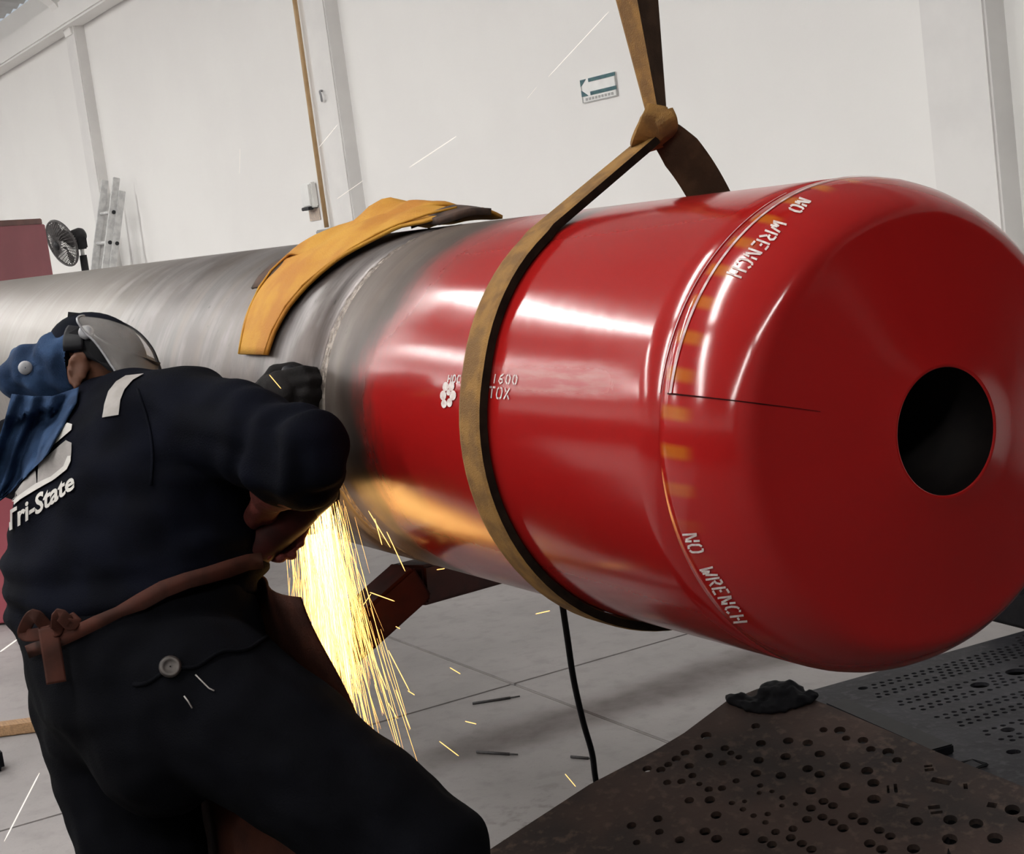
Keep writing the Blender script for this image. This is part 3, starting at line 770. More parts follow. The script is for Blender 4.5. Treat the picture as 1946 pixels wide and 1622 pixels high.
# ------------------------------------------------------------------ perforated plates
def perforated(name, outline, holes, org, u, v, thick, mat, parent=None, hole_n=10):
    """plate from 2D outline and holes [(cu,cv,ru,rv,rot,n)], lying at org with axes u, v; top at org plane"""
    cu = bpy.data.curves.new(name, 'CURVE'); cu.dimensions = '2D'; cu.fill_mode = 'BOTH'; cu.extrude = thick / 2
    def poly(pts):
        s = cu.splines.new('POLY'); s.points.add(len(pts) - 1)
        for p, q in zip(s.points, pts): p.co = (q[0], q[1], 0, 1)
        s.use_cyclic_u = True
    poly(outline)
    for (a, b, ru, rv, rot, n) in holes:
        off = math.pi / n if n == 4 else 0
        poly([(a + math.cos(rot) * ru * math.cos(2 * math.pi * k / n + off) - math.sin(rot) * rv * math.sin(2 * math.pi * k / n + off),
               b + math.sin(rot) * ru * math.cos(2 * math.pi * k / n + off) + math.cos(rot) * rv * math.sin(2 * math.pi * k / n + off)) for k in range(n)])
    o = bpy.data.objects.new(name, cu); COL.objects.link(o); dg = bpy.context.evaluated_depsgraph_get(); dg.update()
    me = bpy.data.meshes.new_from_object(o.evaluated_get(dg)); me.name = name
    bpy.data.objects.remove(o); bpy.data.curves.remove(cu)
    w = np.cross(u, v); T = Matrix(((u[0], v[0], w[0], org[0]), (u[1], v[1], w[1], org[1]), (u[2], v[2], w[2], org[2]), (0, 0, 0, 1))) @ Matrix.Translation((0, 0, -thick / 2))
    me.transform(T); me.update()
    return link(name, me, mat, parent)

TZ = .30
tab = empty('perforated_table', np.array([-2.3, 2.75, 0]), 'low dark grey steel table with a finely perforated top', 'table')
# table top, edge along y on its far-left side
e0 = on_z(1560, 1306, TZ); e1 = on_z(1946, 1198, TZ)
uY = nrm([e1[0] - e0[0], e1[1] - e0[1], 0]); uX = np.array([uY[1], -uY[0], 0])      # uX towards +x (camera)
def tl(px, py):
    q = on_z(px, py, TZ) - e0; return (q @ uY, q @ uX)
outl = [(-.03, 0), (1.5, 0), (1.5, 1.05), tl(2120, 1590), tl(1960, 1508), tl(1790, 1434), tl(1592, 1352), tl(1530, 1320)]
holes = []
pitch = .0235
for i in range(70):
    for j in range(44):
        a = .05 + i * pitch + (.5 * pitch if j % 2 else 0); b = .035 + j * .0205
        # solid bands between the groups of hole rows, as the plates are punched
        bj = j % 7
        if a < .26 and bj in (0, 1, 4): continue
        if a < .55 and bj in (0, 1): continue
        if a > 1.3 or b > .95: continue
        holes.append((a, b, .0068, .0068, 0, 8))
for (px, py, r) in ((1862, 1301, .022), (1932, 1276, .026), (1640, 1307, .012), (1915, 1386, .015), (1926, 1428, .015)):
    q = tl(px, py); holes = [h for h in holes if math.hypot(h[0] - q[0], h[1] - q[1]) > r + .012]; holes.append((q[0], q[1], r, r, 0, 14))
# (axes: u = uY, v = -uX would flip the plate; use u = uX, v = uY so that the normal points up)
holes2 = [(h[1], h[0], h[2], h[3], 0, h[5]) for h in holes]
def inside(pt, poly, m):
    c = False; n = len(poly); x, y = pt; dmin = 9
    for k in range(n):
        (x0_, y0_), (x1_, y1_) = poly[k], poly[(k + 1) % n]
        if (y0_ > y) != (y1_ > y) and x < (x1_ - x0_) * (y - y0_) / (y1_ - y0_) + x0_: c = not c
        L2 = (x1_ - x0_) ** 2 + (y1_ - y0_) ** 2; t_ = max(0, min(1, ((x - x0_) * (x1_ - x0_) + (y - y0_) * (y1_ - y0_)) / L2))
        dmin = min(dmin, math.hypot(x - x0_ - t_ * (x1_ - x0_), y - y0_ - t_ * (y1_ - y0_)))
    return c and dmin > m
holes2 = [h for h in holes2 if inside((h[1], h[0]), outl, h[2] + .012)]
perforated('table_top', [(b, a) for a, b in outl][::-1], holes2, e0, uX, uY, .008, MAT['grey_plate'], tab)
for s0_, s1_ in (((-.02, .012), (1.48, .012)), ((1.48, .012), (1.48, 1.0)), ((.0, .02), tl(1592, 1360)), (tl(1592, 1360), tl(2120, 1600))):
    qa = e0 + uY * s0_[0] + uX * s0_[1]; qb = e0 + uY * s1_[0] + uX * s1_[1]; dd = nrm(qb - qa)
    mk('shade_skirt', box((qa + qb) / 2 + np.array([0, 0, -.155]), (np.linalg.norm(qb - qa), .010, .285), [dd, np.cross([0, 0, 1], dd), (0, 0, 1)]), MAT['dark_metal'], tab)  # closed sides added to keep the space below the holes dark
# raised square frame and black strip standing in for the dark gap on the near side
q0 = on_z(1588, 1338, TZ + .01); q1 = on_z(1792, 1428, TZ + .01); dd = nrm(q1 - q0); aa = np.cross([0, 0, 1], dd)
mk('gap_strip', cbox((q0 + q1) / 2, (np.linalg.norm(q1 - q0), .055, .02), [dd, aa, (0, 0, 1)], .003), MAT['black_plastic'], tab)
qs = on_z(1845, 1456, TZ)
for r in (.042, .022):
    sq = [qs + uX * r * a + uY * r * b + np.array([0, 0, .004]) for a, b in ((-1, -1), (1, -1), (1, 1), (-1, 1))]
    mk('square_outlet', tube(sq, .004, 4, closed=True), MAT['black_plastic'], tab)

# rusty plate leaning towards the table
P0 = on_z(1690, 1385, .375); dcam = -np.array([P0[0], P0[1], 0]); dcam = nrm(dcam)
tau = rad(15); pn = math.cos(tau) * np.array([0, 0, 1]) + math.sin(tau) * dcam
def on_plane(px, py):
    r = ray(px, py); return CAM + r * (((P0 - CAM) @ pn) / (r @ pn))
pu = nrm(np.cross(pn, dcam) * -1); pu = nrm(np.cross(dcam, pn)); 
pu = pu if pu @ RT > 0 else -pu
pv = np.cross(pn, pu)           # up the slope, away from the camera
def p2(px, py):
    q = on_plane(px, py) - P0; return (q @ pu, q @ pv)
ol_px = [(905, 1630), (1000, 1568), (1120, 1490), (1245, 1425), (1300, 1392), (1380, 1332), (1440, 1308), (1530, 1322), (1590, 1346), (1790, 1432), (1960, 1500), (2060, 1560)]
ol = [p2(*q) for q in ol_px]
ol = ol + [p2(2100, 1720), p2(1500, 1760), p2(880, 1740)]
hpx = [(1342, 1397, 11), (1436, 1379, 9), (1378, 1421, 9), (1446, 1412, 10), (1348, 1435, 8), (1327, 1420, 9), (1389, 1430, 7), (1498, 1407, 10), (1535, 1411, 10), (1565, 1386, 8), (1596, 1387, 11), (1608, 1402, 8), (1640, 1406, 10), (1655, 1423, 9), (1688, 1428, 11), (1705, 1444, 9),
 (1442, 1444, 10), (1493, 1437, 10), (1558, 1432, 10), (1373, 1449, 8), (1404, 1438, 7), (1437, 1469, 10), (1484, 1473, 10), (1535, 1460, 10), (1558, 1471, 10), (1606, 1454, 10), (1648, 1464, 11), (1660, 1487, 11), (1605, 1494, 11), (1541, 1502, 10), (1661, 1518, 12), (1399, 1483, 7), (1347, 1499, 8), (1372, 1497, 8), (1329, 1489, 6), (1445, 1492, 6), (1467, 1503, 5), (1443, 1506, 5), (1487, 1515, 6), (1486, 1530, 5), (1512, 1527, 5), (1391, 1525, 6), (1415, 1522, 5), (1412, 1537, 6),
 (1565, 1522, 9), (1583, 1530, 9), (1541, 1535, 9), (1349, 1519, 10), (1361, 1548, 10), (1432, 1549, 6), (1459, 1546, 6), (1455, 1562, 6), (1534, 1556, 9), (1563, 1552, 9), (1621, 1550, 9), (1640, 1560, 10), (1583, 1562, 9), (1602, 1573, 10), (1340, 1579, 10), (1414, 1580, 10), (1362, 1593, 10), (1474, 1580, 8), (1507, 1574, 8), (1503, 1591, 9), (1524, 1602, 9), (1450, 1595, 9), (1467, 1604, 9), (1542, 1613, 9), (1671, 1577, 9), (1692, 1588, 9), (1653, 1602, 10), (1676, 1613, 10), (1742, 1560, 11), (1806, 1557, 12), (1855, 1564, 12), (1805, 1594, 13), (1891, 1592, 13), (1736, 1612, 11), (1924, 1538, 13), (1943, 1556, 8), (1230, 1460, 9), (1256, 1462, 9), (1270, 1452, 8), (1285, 1441, 9), (1302, 1430, 9), (1310, 1455, 9), (1268, 1486, 8), (1295, 1484, 8), (1316, 1473, 8), (1310, 1520, 9), (1250, 1555, 9), (1253, 1580, 8), (1292, 1595, 9), (1200, 1568, 9), (1210, 1600, 7)]
hl = []
ppm = F_PX / np.linalg.norm(P0 - CAM)
for (a, b, r) in hpx:
    q = p2(a, b); rr = r / ppm * .98
    if all(math.hypot(q[0] - h[0], q[1] - h[1]) > rr + h[2] + .002 for h in hl): hl.append((q[0], q[1], rr, rr * 1.12, 0, 14))
for (a, b, ru, rv, ro) in ((1766, 1462, 11, 3, .1), (1764, 1455, 10, 2.4, .1), (1788, 1484, 24, 5, -.45), (1716, 1530, 15, 3.5, -.45), (1775, 1533, 14, 3.6, .1), (1780, 1543, 14, 2.6, .1), (1885, 1529, 11, 5, -.35), (1835, 1494, 5, 6, 0), (1702, 1497, 4, 9, 0), (1688, 1499, 3, 8, 0)):
    q = p2(a, b); hl.append((q[0], q[1], ru / ppm, rv / ppm * 2.0, ro, 4))
rp = empty('perforated_plate', on_plane(1500, 1740), 'rust brown steel plate with scattered round holes, leaning in the foreground', 'plate')
perforated('top_plate', ol[::-1], hl, P0, pu, pv, .012, MAT['rust_plate'], rp)
for (lx, ly) in ((1010, 1600), (1440, 1345), (1900, 1500), (2000, 1660), (1250, 1720)):
    q_ = on_plane(lx, ly) - pn * .05; mk('leg', tube([q_, np.array([q_[0], q_[1], .0])], .016, 8), MAT['dark_metal'], rp)
perforated('hole_backing', ol[::-1], [], P0 - pn * .045, pu, pv, .008, MAT['dark_metal'], rp)  # dark sheet added underneath so that the holes look dark
# black crumpled cloth on the plate's corner
cl_v = []
cc = on_plane(1492, 1322)
rag = remesh('rag', [ellipsoid(on_plane(1490, 1322) + pn * .010, (pu, pv, pn), (.045, .030, .020)), ellipsoid(on_plane(1462, 1320) + pn * .008, (pu, pv, pn), (.03, .03, .018)), ellipsoid(on_plane(1520, 1330) + pn * .008, (pu, pv, pn), (.04, .025, .014)), ellipsoid(on_plane(1420, 1336) + pn * .004, (nrm(pu * .8 - pv * .6), nrm(pv * .8 + pu * .6), pn), (.06, .025, .009)), ellipsoid(on_plane(1470, 1340) + pn * .005, (pu, pv, pn), (.07, .035, .010))], .005, 3)
displace(rag, lambda c, n: .007 * noise.noise(c * 32) + .005 * noise.noise(c * 75))
tag(link('crumpled_rag', rag, MAT['rubber'], None, True), 'crumpled black rag lying on the corner of the rusty plate', 'rag')
# dark case at the far side of the table, under the pipe's end
bx = empty('black_case', on_z(1925, 1192, TZ) + uY * .14, 'black case standing behind the perforated table top under the pipe', 'case')
bc = np.array(bx.location) + np.array([0, 0, .0])
mk('case_body', cbox(bc + np.array([0, 0, .055]), (.24, .30, .105), [uX, uY, (0, 0, 1)], .012), MAT['black_plastic'], bx)
mk('case_lid', cbox(bc + np.array([0, 0, .125]), (.25, .31, .03), [uX, uY, (0, 0, 1)], .012), MAT['black_plastic'], bx)

# ------------------------------------------------------------------ bits on the floor
def stick(px0, py0, px1, py1, r, lab):
    a = on_z(px0, py0, r); b = on_z(px1, py1, r); return tag(mk('electrode_stub', merge(tube([a, b], r, 8), tube([b, b + (b - a) * .25], r * .6, 8)), MAT['electrode'], None, True), lab, 'electrode', 'burnt electrode stubs on the floor')
stick(898, 1336, 970, 1325, .0042, 'thin dark electrode stub on the floor just below the joint crossing')
stick(906, 1428, 968, 1432, .0042, 'thin dark electrode stub on the brown floor band nearest the worker')
stick(1085, 1437, 1118, 1440, .0042, 'short dark electrode stub on the floor beside the hanging cable')
w0 = on_z(-40, 1390, .02); w1 = on_z(52, 1378, .02); d = nrm(w1 - w0); s_ = np.cross([0, 0, 1], d)
tag(mk('wood_batten', cbox((w0 + w1) / 2, (np.linalg.norm(w1 - w0) + .2, .07, .035), [d, s_, (0, 0, 1)], .003), MAT['wood']), 'tan wooden batten lying on the floor at the left edge', 'wood')
r0 = on_z(-6, 1462, .0)
tag(mk('rubber_chock', cbox(r0 + np.array([0, -.03, .035]), (.08, .10, .07), b=.012), MAT['rubber']), 'small black rubber block on the floor at the left edge', 'block')

# ------------------------------------------------------------------ things by the long wall
# exit arrow sign
yS = YW - .006
sA, sB, sC = on_y(1103, 151, yS), on_y(1169, 137, yS), on_y(1107, 196, yS)
sg = empty('arrow_sign', ((sA + sB) / 2) * np.array([1, 1, 0]) + np.array([0, 0, sC[2]]), 'small white sign with a green bordered left arrow on the wall', 'sign')
x0, x1, z1, z0 = sA[0], sB[0], (sA[2] + sB[2]) / 2, (sA[2] + sB[2]) / 2 - abs(sA[2] - sC[2])
Lx, Lz = x1 - x0, z1 - z0
def sgp(u0, u1, v0, v1, dep=.004, off=.003): return box((x0 + Lx * (u0 + u1) / 2, yS - off, z0 + Lz * (v0 + v1) / 2), (abs(Lx * (u1 - u0)), dep, abs(Lz * (v1 - v0))))
mk('panel', sgp(0, 1, 0, 1, .004, .0), MAT['white_plastic'], sg)
mk('green_bar', sgp(.24, 1, .84, .99), MAT['green'], sg); mk('green_bar', sgp(.26, 1, .28, .43), MAT['green'], sg)
def tri(pts): 
    V = [(x0 + Lx * u, yS - .005, z0 + Lz * v) for u, v in pts] + [(x0 + Lx * u, yS - .001, z0 + Lz * v) for u, v in pts]
    n = len(pts); return V, [tuple(range(n)), tuple(range(2 * n - 1, n - 1, -1))] + [(i, i + n, (i + 1) % n + n, (i + 1) % n) for i in range(n)]
mk('green_corner', tri([(0, .99), (.17, .99), (0, .70)]), MAT['green'], sg); mk('green_corner', tri([(0, .28), (.19, .28), (0, .56)]), MAT['green'], sg)
for u0, u1 in ((0, .02), (.975, 1)): mk('border_line', sgp(u0, u1, .02, .99, .003), MAT['sign_grey'], sg)
mk('caption_strip', sgp(.02, .98, .02, .04, .003), MAT['sign_grey'], sg)
for i in range(9): mk('caption_letter', sgp(.10 + .092 * i, .10 + .092 * i + .055, .09, .20, .003), MAT['sign_grey'], sg)
# ochre conduit
cp = [on_y(558, -90, YW - .04), on_y(621, 432, YW - .04)]; cx0 = -11.08
zb = cp[1][2]
cd = empty('conduit', (cp[1][0], YW, zb - .35), 'thin ochre conduit running up the white wall to the right of the ladder', 'conduit')
mk('conduit_pipe', tube([(cp[1][0], YW - .04, zb), (cp[1][0], YW - .04, 3.86)], .017, 12), MAT['conduit'], cd, True)
swc = np.array([cp[1][0] - .25, YW - .03, zb - .16])
mk('junction_box', cbox((cp[1][0] - .02, YW - .045, zb - .10), (.20, .07, .18), b=.008), MAT['grey_plastic'], cd)
# white electrical box and notice
q0, q1 = on_y(585, 348, YW), on_y(609, 392, YW)
eb = empty('switch_box', ((q0[0] + q1[0]) / 2, YW, q1[2]), 'white electrical switch box on the wall beside the ochre conduit', 'electrical box')
ecx, ecz, ew_, eh = (q0[0] + q1[0]) / 2 - .02, (q0[2] + q1[2]) / 2, abs(q1[0] - q0[0]) * 1.0, abs(q0[2] - q1[2])
mk('box_body', cbox((ecx, YW - .028, ecz), (ew_ * 1.1, .05, eh), b=.01), MAT['white_plastic'], eb)
mk('box_cover', cbox((ecx, YW - .058, ecz), (ew_ * .9, .012, eh * .85), b=.004), MAT['white_plastic'], eb)
mk('switch_lever', cbox((ecx - .02, YW - .05, ecz - eh * .52), (.14, .04, .025), b=.004), MAT['dark_metal'], eb)
q0, q1 = on_y(588, 398, YW), on_y(611, 417, YW)
tag(mk('paper_notice', box(((q0[0] + q1[0]) / 2, YW - .006, (q0[2] + q1[2]) / 2), (abs(q1[0] - q0[0]), .004, abs(q0[2] - q1[2]))), MAT['paper']), 'small brown paper notice under the white switch box', 'notice')
# hook on the pillar
hk = on_y(613, 182, YW - .11)
tag(mk('wall_hook', tube(spline([hk + np.array([0, .0, .035]), hk + np.array([.01, -.02, .03]), hk + np.array([.04, -.03, 0]), hk + np.array([.02, -.02, -.03]), hk + np.array([0, -.01, -.035])]), .008, 8), MAT['grey_plastic'], None, True), 'small grey metal hook on the wall pillar right of the conduit', 'hook')
# ladder leaning on the wall
lt = on_y(222, 342, YW - .10); lfoot = np.array([lt[0] - .05, YW - .75, .02])
ld = empty('ladder', lfoot, 'aluminium extension ladder leaning against the white wall', 'ladder')
ldir = nrm(lt - lfoot); LL = np.linalg.norm(lt - lfoot); side = np.array([1., 0, 0]); side = nrm(side - ldir * (side @ ldir)); out = np.cross(side, ldir); out = out if out[1] < 0 else -out
for sec, (w, o_, l0_, l1_) in enumerate(((.46, 0.0, 0.0, .95), (.40, .06, .0, 1.0))):
    for s in (-1, 1):
        a = lfoot + ldir * LL * l0_; b = lfoot + ldir * LL * l1_; c = (a + b) / 2 + side * s * w / 2 + out * o_
        mk('rail', cbox(c, (.03, .065, np.linalg.norm(b - a)), [side, out, ldir], .004), MAT['aluminium'], ld)
    n = int(LL * (l1_ - l0_) / .29)
    for i in range(1, n):
        c = lfoot + ldir * (LL * l0_ + i * .29) + out * o_; r_ = mk('rung', tube([c - side * w / 2, c + side * w / 2], .017, 8), MAT['aluminium'], ld, True)
        for s in (-1, 1): mk('rivet', tube([c + side * s * (w / 2 + .012) - out * .01, c + side * s * (w / 2 + .022) - out * .01], .02, 8), MAT['dark_metal'], r_)
for s in (-1, 1): mk('foot_pad', cbox(lfoot + side * s * .23, (.05, .10, .04), b=.006), MAT['rubber'], ld)
# pedestal fan
fc = on_y(118, 462, YW - .55)
fn = empty('pedestal_fan', (fc[0] + .1, fc[1] + .15, 0), 'black wire-caged fan between the red cabinet and the ladder', 'fan')
fdir = nrm(-.60 * RT - .42 * UP - .62 * FW); fa, fb = perp(fdir); FRr = .235
mk('cage_rim', tube([fc + FRr * (math.cos(t) * fa + math.sin(t) * fb) for t in np.linspace(0, 2 * math.pi, 40, endpoint=False)], .012, 8, closed=True), MAT['wire'], fn, True)
for s, dep in ((1, .07), (-1, .09)):
    wires = []
    for i in range(36):
        t = 2 * math.pi * i / 36; e_ = fc + FRr * (math.cos(t) * fa + math.sin(t) * fb)
        mid = fc + .62 * FRr * (math.cos(t + .12) * fa + math.sin(t + .12) * fb) + fdir * dep * .8 * s; i_ = fc + .05 * (math.cos(t + .2) * fa + math.sin(t + .2) * fb) + fdir * dep * s
        wires.append(tube([e_, mid, i_], .0035, 5))
    w_ = mk('cage_wires', merge(*wires), MAT['wire'], fn); w_['kind'] = 'stuff'
mk('hub_cap', lathe([(0, .001), (0, .05), (.02, .045), (.03, .001)], fc + fdir * .06, fdir, 24), MAT['dark_metal'], fn, True)
for i in range(4):
    t = 2 * math.pi * i / 4 + .3; V = []
    for r_, w_, tw in ((.04, .03, .035), (.12, .075, .028), (.19, .09, .02), (.215, .06, .015)):
        cen = fc + r_ * (math.cos(t) * fa + math.sin(t) * fb); tg = -math.sin(t) * fa + math.cos(t) * fb
        for q, e_ in ((-1, -tw), (1, tw)):
            for z_ in (-.002, .002): V.append(cen + tg * w_ * q + fdir * (e_ + z_))
    Fc = []
    for k_ in range(3):
        o_ = 4 * k_; Fc += [(o_, o_ + 2, o_ + 6, o_ + 4), (o_ + 1, o_ + 5, o_ + 7, o_ + 3), (o_, o_ + 4, o_ + 5, o_ + 1), (o_ + 2, o_ + 3, o_ + 7, o_ + 6)]
    mk('blade', (V, Fc + [(0, 1, 3, 2), (12, 14, 15, 13)]), MAT['wire'], fn)
mc = fc - fdir * .16
mk('motor', lathe([(-.10, .001), (-.10, .06), (-.07, .075), (.06, .08), (.09, .05), (.09, .001)], mc, fdir, 24), MAT['dark_metal'], fn, True)
yk = mc - fdir * .02 + np.array([.02, .0, -.05])
mk('yoke', cbox(yk + np.array([0.03, 0.02, -.02]), (.10, .10, .12), b=.012), MAT['dark_metal'], fn)
px_, py_ = yk[0] + .03, yk[1] + .02
mk('pole', tube([(px_, py_, .04), (px_, py_, yk[2] - .22)], .022, 12), MAT['white_plastic'], fn, True)
mk('collar', tube([(px_, py_, yk[2] - .30), (px_, py_, yk[2] - .14)], .038, 12), MAT['dark_metal'], fn, True)
mk('pole', tube([(px_, py_, yk[2] - .15), (px_, py_, yk[2] - .05)], .02, 12), MAT['white_plastic'], fn, True)
mk('base', lathe([(0, .001), (0, .28), (.03, .27), (.05, .06), (.05, .001)], (px_, py_, 0), (0, 0, 1), 32), MAT['dark_metal'], fn, True)
# red cabinet
cR = at(95, 517, 8.0); cT = at(78.5, 416, 8.0)
cdir = nrm([-math.cos(rad(36.9)), math.sin(rad(36.9)), 0])       # recedes to the right
cperp = np.array([cdir[1], -cdir[0], 0]); cperp = cperp if cperp @ FW[:3] > 0 else -cperp
zt = cT[2]; W_c, D_c = .66, .45
rc = np.array([cR[0], cR[1], 0]); cen = rc - cdir * W_c / 2 + cperp * D_c / 2
cab = empty('red_cabinet', np.array([cen[0], cen[1], 0]), 'red steel cabinet behind the grey end of the pipe', 'cabinet')
axc = [cdir, cperp, (0, 0, 1)]
mk('cabinet_body', cbox(cen + np.array([0, 0, zt / 2]), (W_c, D_c, zt - .02), axc, .006), MAT['cabinet'], cab)
mk('top_rim', cbox(cen + np.array([0, 0, zt - .012]), (W_c + .004, D_c + .004, .03), axc, .004), MAT['cabinet_edge'], cab)
dr = mk('door', cbox(cen + np.array([0, 0, zt / 2]) - cperp * (D_c / 2 + .008), (W_c - .012, .016, zt - .05), axc, .004), MAT['cabinet'], cab)
mk('handle', cbox(cen + np.array([0, 0, zt * .52]) - cperp * (D_c / 2 + .03) - cdir * .24, (.02, .03, .14), axc, .005), MAT['dark_metal'], dr)

# ------------------------------------------------------------------ the worker
J = dict(pelvis=(285, 1275, 2.75), waist=(262, 1165, 2.78), chest=(238, 965, 2.83), upper=(215, 855, 2.90), neck=(188, 790, 2.97), head=(184, 698, 2.99),
         rs=(352, 790, 2.77), re=(582, 872, 2.52), rw=(540, 985, 2.74), ls=(50, 870, 3.10), le=(290, 960, 3.22), lw=(520, 778, 2.90),
         rh=(372, 1310, 2.66), lh=(205, 1315, 2.88), rk=(815, 1625, 2.51), lk=(300, 1740, 2.84))
J = {k: at(*v) for k, v in J.items()}
J['ra'] = np.array([J['rk'][0] + .02, J['rk'][1] - .12, .12]); J['la'] = np.array([J['lk'][0] - .05, J['lk'][1] - .05, .12])
fB = nrm([-.342, .94, 0]); rB = np.array([.94, .342, 0]); zB = np.array([0, 0, 1.])
rC = nrm(J['rs'] - J['ls']); sC_ = nrm(J['neck'] - J['chest']); fC = nrm(np.cross(sC_ * -1, rC)); fC = fC if fC @ fB > 0 else -fC; rC = nrm(np.cross(fC, sC_)); rC = rC if rC @ rB > 0 else -rC
rM = nrm(rB * .6 + rC * .4); fM = nrm(fB * .6 + fC * .4)
# head frame: the face looks to the right of the picture, a little down
h_f = nrm(RT * .90 - UP * .42 - FW * .05); h_s = nrm(-FW - h_f * (-FW @ h_f)); h_u = np.cross(h_s, h_f); h_u = h_u if h_u[2] > 0 else -h_u
H = J['head']

def hand_caps(wrist, d, lat, pn_, g=1.0, curl=(.5, .9, .8), open_r=.0):
    """palm along d, knuckles spread along lat (index at +lat), palm normal pn_; returns capsules"""
    d, pn_ = nrm(d), nrm(pn_); lat = nrm(lat - d * (np.dot(lat, d))); pn_ = nrm(np.cross(d, lat)) * (1 if np.dot(np.cross(d, lat), pn_) > 0 else -1)
    out = []; w = np.array(wrist)
    lens = (.044, .049, .045, .035)
    for i, (o, L) in enumerate(zip((.030, .010, -.011, -.030), lens)):
        k = w + d * (.088 - .004 * abs(i - 1)) + lat * o
        out.append(capsule(w + d * .01 + lat * o * .55, .016 * g, k, .0125 * g))
        a = 0; p = k; r_ = .0105 * g
        for seg, (c_, l) in enumerate(zip(curl, (L, L * .62, L * .5))):
            a += c_; q = p + (d * math.cos(a) + pn_ * math.sin(a)) * l
            out.append(capsule(p, r_, q, r_ * .9)); p = q; r_ *= .92
    out.append(capsule(w - d * .03, .027 * g, w + d * .05, .022 * g))
    b = w + d * .022 + lat * .026 + pn_ * .008; q1 = b + nrm(d * .55 + lat * .7 + pn_ * .45) * .042; q2 = q1 + nrm(d * .8 + lat * .0 + pn_ * .6) * .032; q3 = q2 + nrm(d * .6 - lat * .5 + pn_ * .5) * .024
    out += [capsule(b, .017 * g, q1, .0125 * g), capsule(q1, .0125 * g, q2, .011 * g), capsule(q2, .011 * g, q3, .009 * g)]
    return out
# grinder geometry first: the hands close on it
ctc = PO + np.array([XW + .006, -PR * math.cos(rad(-17)), PR * math.sin(rad(-17))])       # contact on the weld
nout = nrm([0, -math.cos(rad(-17)), math.sin(rad(-17))])
disc_c = ctc + nout * .060
gdir = nrm([-.10, -.80, -.46])                      # from the gear head back along the body
gh = disc_c + np.array([.035, 0, 0])                # gear head beside the disc (+x side)
grip = gh + gdir * .085
d_r = nrm(J['re'] * -1 + grip); 
wr = grip - d_r * .070 + np.array([.0, -.02, .028])
J['rw'] = wr
hand_R = lambda g: hand_caps(wr, d_r, gdir * -1, np.cross(d_r, gdir) if np.dot(np.cross(d_r, gdir), grip - wr) > 0 else -np.cross(d_r, gdir), g, (.7, 1.0, .8))
aux0 = gh + np.array([-.01, .0, .02]); lhc = at(560, 760, 2.80); auxd = nrm(lhc - aux0)
d_l = nrm(lhc + np.array([0, -.02, 0]) - at(300, 900, 3.1)); wl = lhc - d_l * .075 + np.array([-.01, -.025, .01]); J['lw'] = wl
hand_L = lambda g: hand_caps(wl, d_l, auxd, np.array([.2, 1, 0]) - d_l * np.dot([.2, 1, 0], d_l), g, (.6, .9, .7))

def arm(g, s): 
    e = np.array
    return [capsule(J['rs'], .056 * g, J['re'], .040 * g), capsule(J['re'], .040 * g, J['rw'], .029 * g), capsule(J['ls'], .055 * g, J['le'], .040 * g), capsule(J['le'], .040 * g, J['lw'], .029 * g)]
skin_parts = []
skin_parts.append(loft([(J['pelvis'] - zB * .10, rB, fB, .13, .10), (J['pelvis'], rB, fB, .165, .115), (J['waist'], rM, fM, .145, .105), (J['chest'], rC, fC, .16, .11), (J['upper'], rC, fC, .15, .09), (J['neck'], rC, fC, .06, .055)]))
skin_parts += arm(1, 0) + [capsule(J['upper'], .07, J['rs'], .055), capsule(J['upper'], .07, J['ls'], .055)]
skin_parts += [capsule(J['rh'], .085, J['rk'], .058), capsule(J['rk'], .056, J['ra'], .040), capsule(J['lh'], .085, J['lk'], .058), capsule(J['lk'], .056, J['la'], .040)]
for a in ('ra', 'la'): skin_parts.append(capsule(J[a] - zB * .07, .035, J[a] - zB * .085 + fB * .14, .026))
skin_parts += hand_R(.88) + hand_L(.88)
neck_top = H - h_u * .075 - h_f * .02
skin_parts.append(capsule(J['neck'], .058, neck_top, .054))
head_parts = [ellipsoid(H + h_u * .022 - h_f * .012, (h_f, h_s, h_u), (.096, .074, .078)), ellipsoid(H + h_f * .040 - h_u * .045, (h_f, h_s, h_u), (.055, .058, .072)),
               capsule(H + h_f * .055 - h_u * .095 - h_s * .02, .022, H + h_f * .055 - h_u * .095 + h_s * .02, .022), capsule(H + h_f * .05 - h_u * .095 + h_s * .025, .018, H - h_f * .005 - h_u * .050 + h_s * .056, .016),
               capsule(H + h_f * .092 + h_u * .008, .010, H + h_f * .112 - h_u * .030, .013), ellipsoid(H + h_f * .100 - h_u * .036, (h_f, h_s, h_u), (.016, .018, .010)),
               capsule(H + h_f * .094 - h_u * .058 - h_s * .018, .008, H + h_f * .094 - h_u * .058 + h_s * .018, .008), capsule(H + h_f * .091 - h_u * .070 - h_s * .014, .008, H + h_f * .091 - h_u * .070 + h_s * .014, .008),
               capsule(H + h_f * .084 + h_u * .024 - h_s * .035, .010, H + h_f * .084 + h_u * .024 + h_s * .035, .010)]
